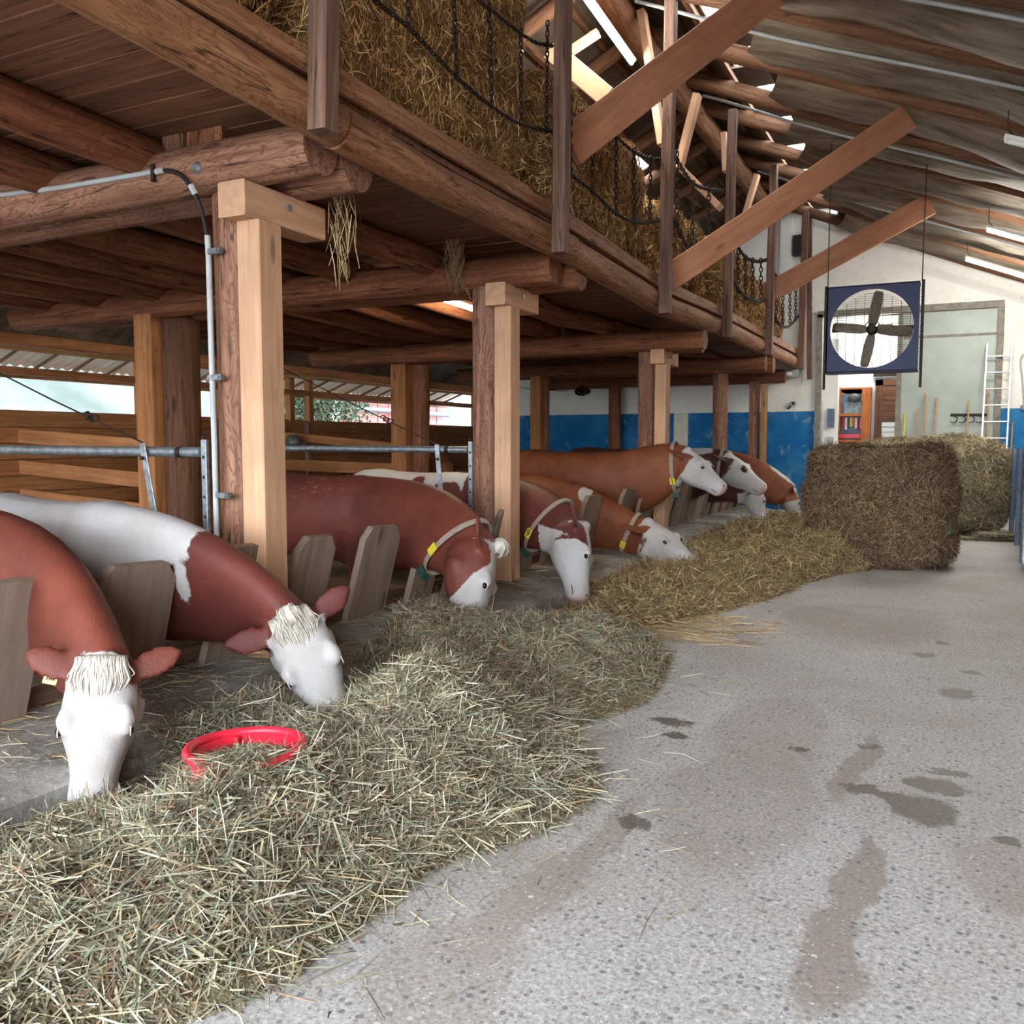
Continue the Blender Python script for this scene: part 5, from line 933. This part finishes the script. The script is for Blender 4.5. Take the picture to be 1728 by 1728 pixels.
e = thing(m, 'hanging_brush', M['chain'], 'dark bristly brush hanging on a thin wire in front of the white wall', 'brush'); m = MB(); m.tube(smoothpath([lp(728, 622, 18.4), lp(800, 644, 18.4), lp(880, 655, 18.4), lp(960, 660, 18.5)], 20), .006, 5); m.build('wire', M['iron'], e); m = MB(); m.tube([c+np.array([0, 0, .05]), (c[0], c[1], 3.0)], .008, 5); m.build('hook', M['iron'], e)
c = lp(495, 742, 12.5); e = empty('drinking_bell', c, 'small metal drinker cup on the stall board', 'drinker'); m = MB(); m.tube([c+np.array([0, 0, -.08]), c+np.array([0, 0, -.03]), c+np.array([0, 0, .07]), c+np.array([0, 0, .09])], [.15, .14, .1, .05], 16); m.build('cup', M['galv'], e); m = MB(); m.tube([c+np.array([0, 0, -.09]), c+np.array([0, 0, -.07])], .165, 16); m.build('rim', M['green'], e); m = MB(); m.tube([c+np.array([0, .05, -.05]), c+np.array([0, .36, -.06])], .02, 8); m.build('bracket', M['galv'], e)
# barrier on the right of the aisle
e = empty('steel_barrier', (.95, 14, 0), 'blue grey steel barrier with weathered boards at the aisle side', 'barrier'); yb0 = 12.25
m = MB(); m.beam((.93, yb0, .0), (.93, yb0, 1.4), .14, .1, up=(0, 1, 0)); m.build('end_post', M['bluegrey'], e); m = MB(); m.tube([(.84, yb0+.1, .05), (.84, yb0+.1, 1.33)], .05, 12); m.build('pipe_post', M['galv'], e)
for i in range(5): m = MB(); m.beam((.97, yb0+.1, .17+.27*i), (1.0, 16.4, .17+.27*i), .05, .24); m.build('board', M['grey'], e)
for y in (13.6, 15, 16.4): m = MB(); m.beam((.92, y, 0), (.92, y, 1.42), .07, .07, up=(0, 1, 0)); m.build('upright', M['bluegrey'], e)
# ------------------------------------------------------------------ outside, seen through the left openings
M['grass'] = plain('meadow_grass', srgb(70, 78, 74), .9, 0, .2, .35, .25); M['leaf'] = NT('leaf_green', .6, .3).m
def leafmat(name, a, b): t = NT(name, .6, .3); n = t.noise(t.pos(), 3, 3); t.col(t.mix(n, a, b)); return t.m
M['leaf'] = leafmat('tree_leaves', srgb(40, 58, 40), srgb(70, 88, 62)); M['leaf2'] = leafmat('conifer_needles', srgb(34, 48, 50), srgb(54, 70, 66))
m = MB(); gx = np.linspace(-90, XL-.1, 40); gy = np.linspace(-70, 110, 60); V = [(x, y, -.05 if x > -24 else -.05+((-24-x)**1.25)*.30*(1+.25*math.sin(y*.05))+.8*math.sin(x*.31+y*.2)) for x in gx for y in gy]
m.add(V, [(i*60+j, i*60+j+1, (i+1)*60+j+1, (i+1)*60+j) for i in range(39) for j in range(59)], None, True); tag(m.build('meadow', M['grass']), 'green meadow slope outside the barn', None, None, 'structure')
m = MB(); m.box((XR+30, 8, -.2), (59.6, 200, .3)); m.box((0, -45, -.2), (20, 79, .29)); tag(m.build('farmyard', M['conc']), 'concrete farmyard outside the barn', None, None, 'structure')
def tree(x, y, h, kind, lab, seed, n=4200):
    z0 = 0 if x > -24 else ((-24-x)**1.25)*.3; e = empty('tree', (x, y, z0), lab, 'tree', 'trees outside the barn'); rng = np.random.default_rng(seed)
    m = MB(); m.tube([(x, y, z0-.3), (x+.1, y, z0+h*.4), (x, y, z0+h*.85)], [h*.025, h*.018, h*.006], 8); m.build('trunk', M['bark'], e)
    if kind: zz = rng.uniform(.1, 1, n); rr = (1-zz)*h*.2*np.sqrt(rng.uniform(.2, 1, n))*(.75+.25*np.sin(zz*40)); P = np.stack([rr*np.cos(t := rng.uniform(0, 6.28, n)), rr*np.sin(t), zz*h], 1)
    else:
        cs = rng.normal(size=(14, 3))*np.array([.17, .17, .16])*h+np.array([0, 0, .62*h]); P = cs[rng.integers(0, 14, n)]+rng.normal(size=(n, 3))*h*.075
    P = P+np.array([x, y, z0]); s = h*.014; a = nrm2(rng.normal(size=(n, 3)))*s; b = nrm2(np.cross(a, rng.normal(size=(n, 3))))*s*.6
    V = np.stack([P-a, P+b, P+a, P-b], 1).reshape(-1, 3); m = MB(); m.add(V, [(4*i, 4*i+1, 4*i+2, 4*i+3) for i in range(n)]); o = m.build('foliage', M['leaf2' if kind else 'leaf'], e); o['kind'] = 'stuff'
def nrm2(v): return v/(np.linalg.norm(v, axis=1)[:, None]+1e-9)
for i, (px, d, h, k, lab) in enumerate((((30, 690), 34, 9, 0, 'broad pale tree on the slope seen through the near opening'), ((80, 690), 40, 11, 0, 'round tree behind the stay wire on the slope'), ((125, 690), 38, 13, 1, 'dark conifer on the slope in the middle of the opening'), ((170, 690), 36, 10, 0, 'loose tree on the slope beside the conifer'), ((205, 690), 44, 12, 1, 'slim conifer near the end of the near opening'), ((492, 690), 22, 4.5, 0, 'leafy tree showing between the wall studs'), ((533, 695), 23, 4.2, 0, 'leafy tree beside the white corner of the red shed'))):
    q = atd(*px, d); tree(q[0], q[1], h, k, lab, 300+i)
e = empty('red_shed', (-15.5, 20, 0), 'red boarded shed with white corner and grey gutter outside', 'building'); q0, q1 = onx(578, 700, -15.2), onx(668, 700, -15.2)
for i, y in enumerate(np.arange(q0[1], q1[1]+3, .28)): m = MB(); m.beam((-15.3+.015*(i % 2), y, -.1), (-15.3+.015*(i % 2), y, 2.85), .03, .27, up=(0, 1, 0), ch=.008); m.build('board', M['redwall'], e)
m = MB(); m.beam((-15.27, q0[1]-.25, -.1), (-15.27, q0[1]-.25, 2.85), .1, .3, up=(0, 1, 0)); m.build('corner_board', M['white'], e)
m = MB(); m.tube([(-15.1, q0[1]+.5, onx(590, 688, -15.1)[2]), (-15.1, q1[1]+3, onx(590, 688, -15.1)[2]-.05)], .08, 10); m.build('gutter', M['bluegrey'], e)
m = MB(); m.beam((-15.4, q0[1]-.4, 2.9), (-15.4, q1[1]+3, 2.9), 1., .08); m.build('roof_edge', M['bluegrey'], e)
m = MB(); m.box((-17.5, (q0[1]+q1[1])/2+1.5, 1.4), (4, q1[1]-q0[1]+3, 2.8)); m.build('core', M['redwall'], e)
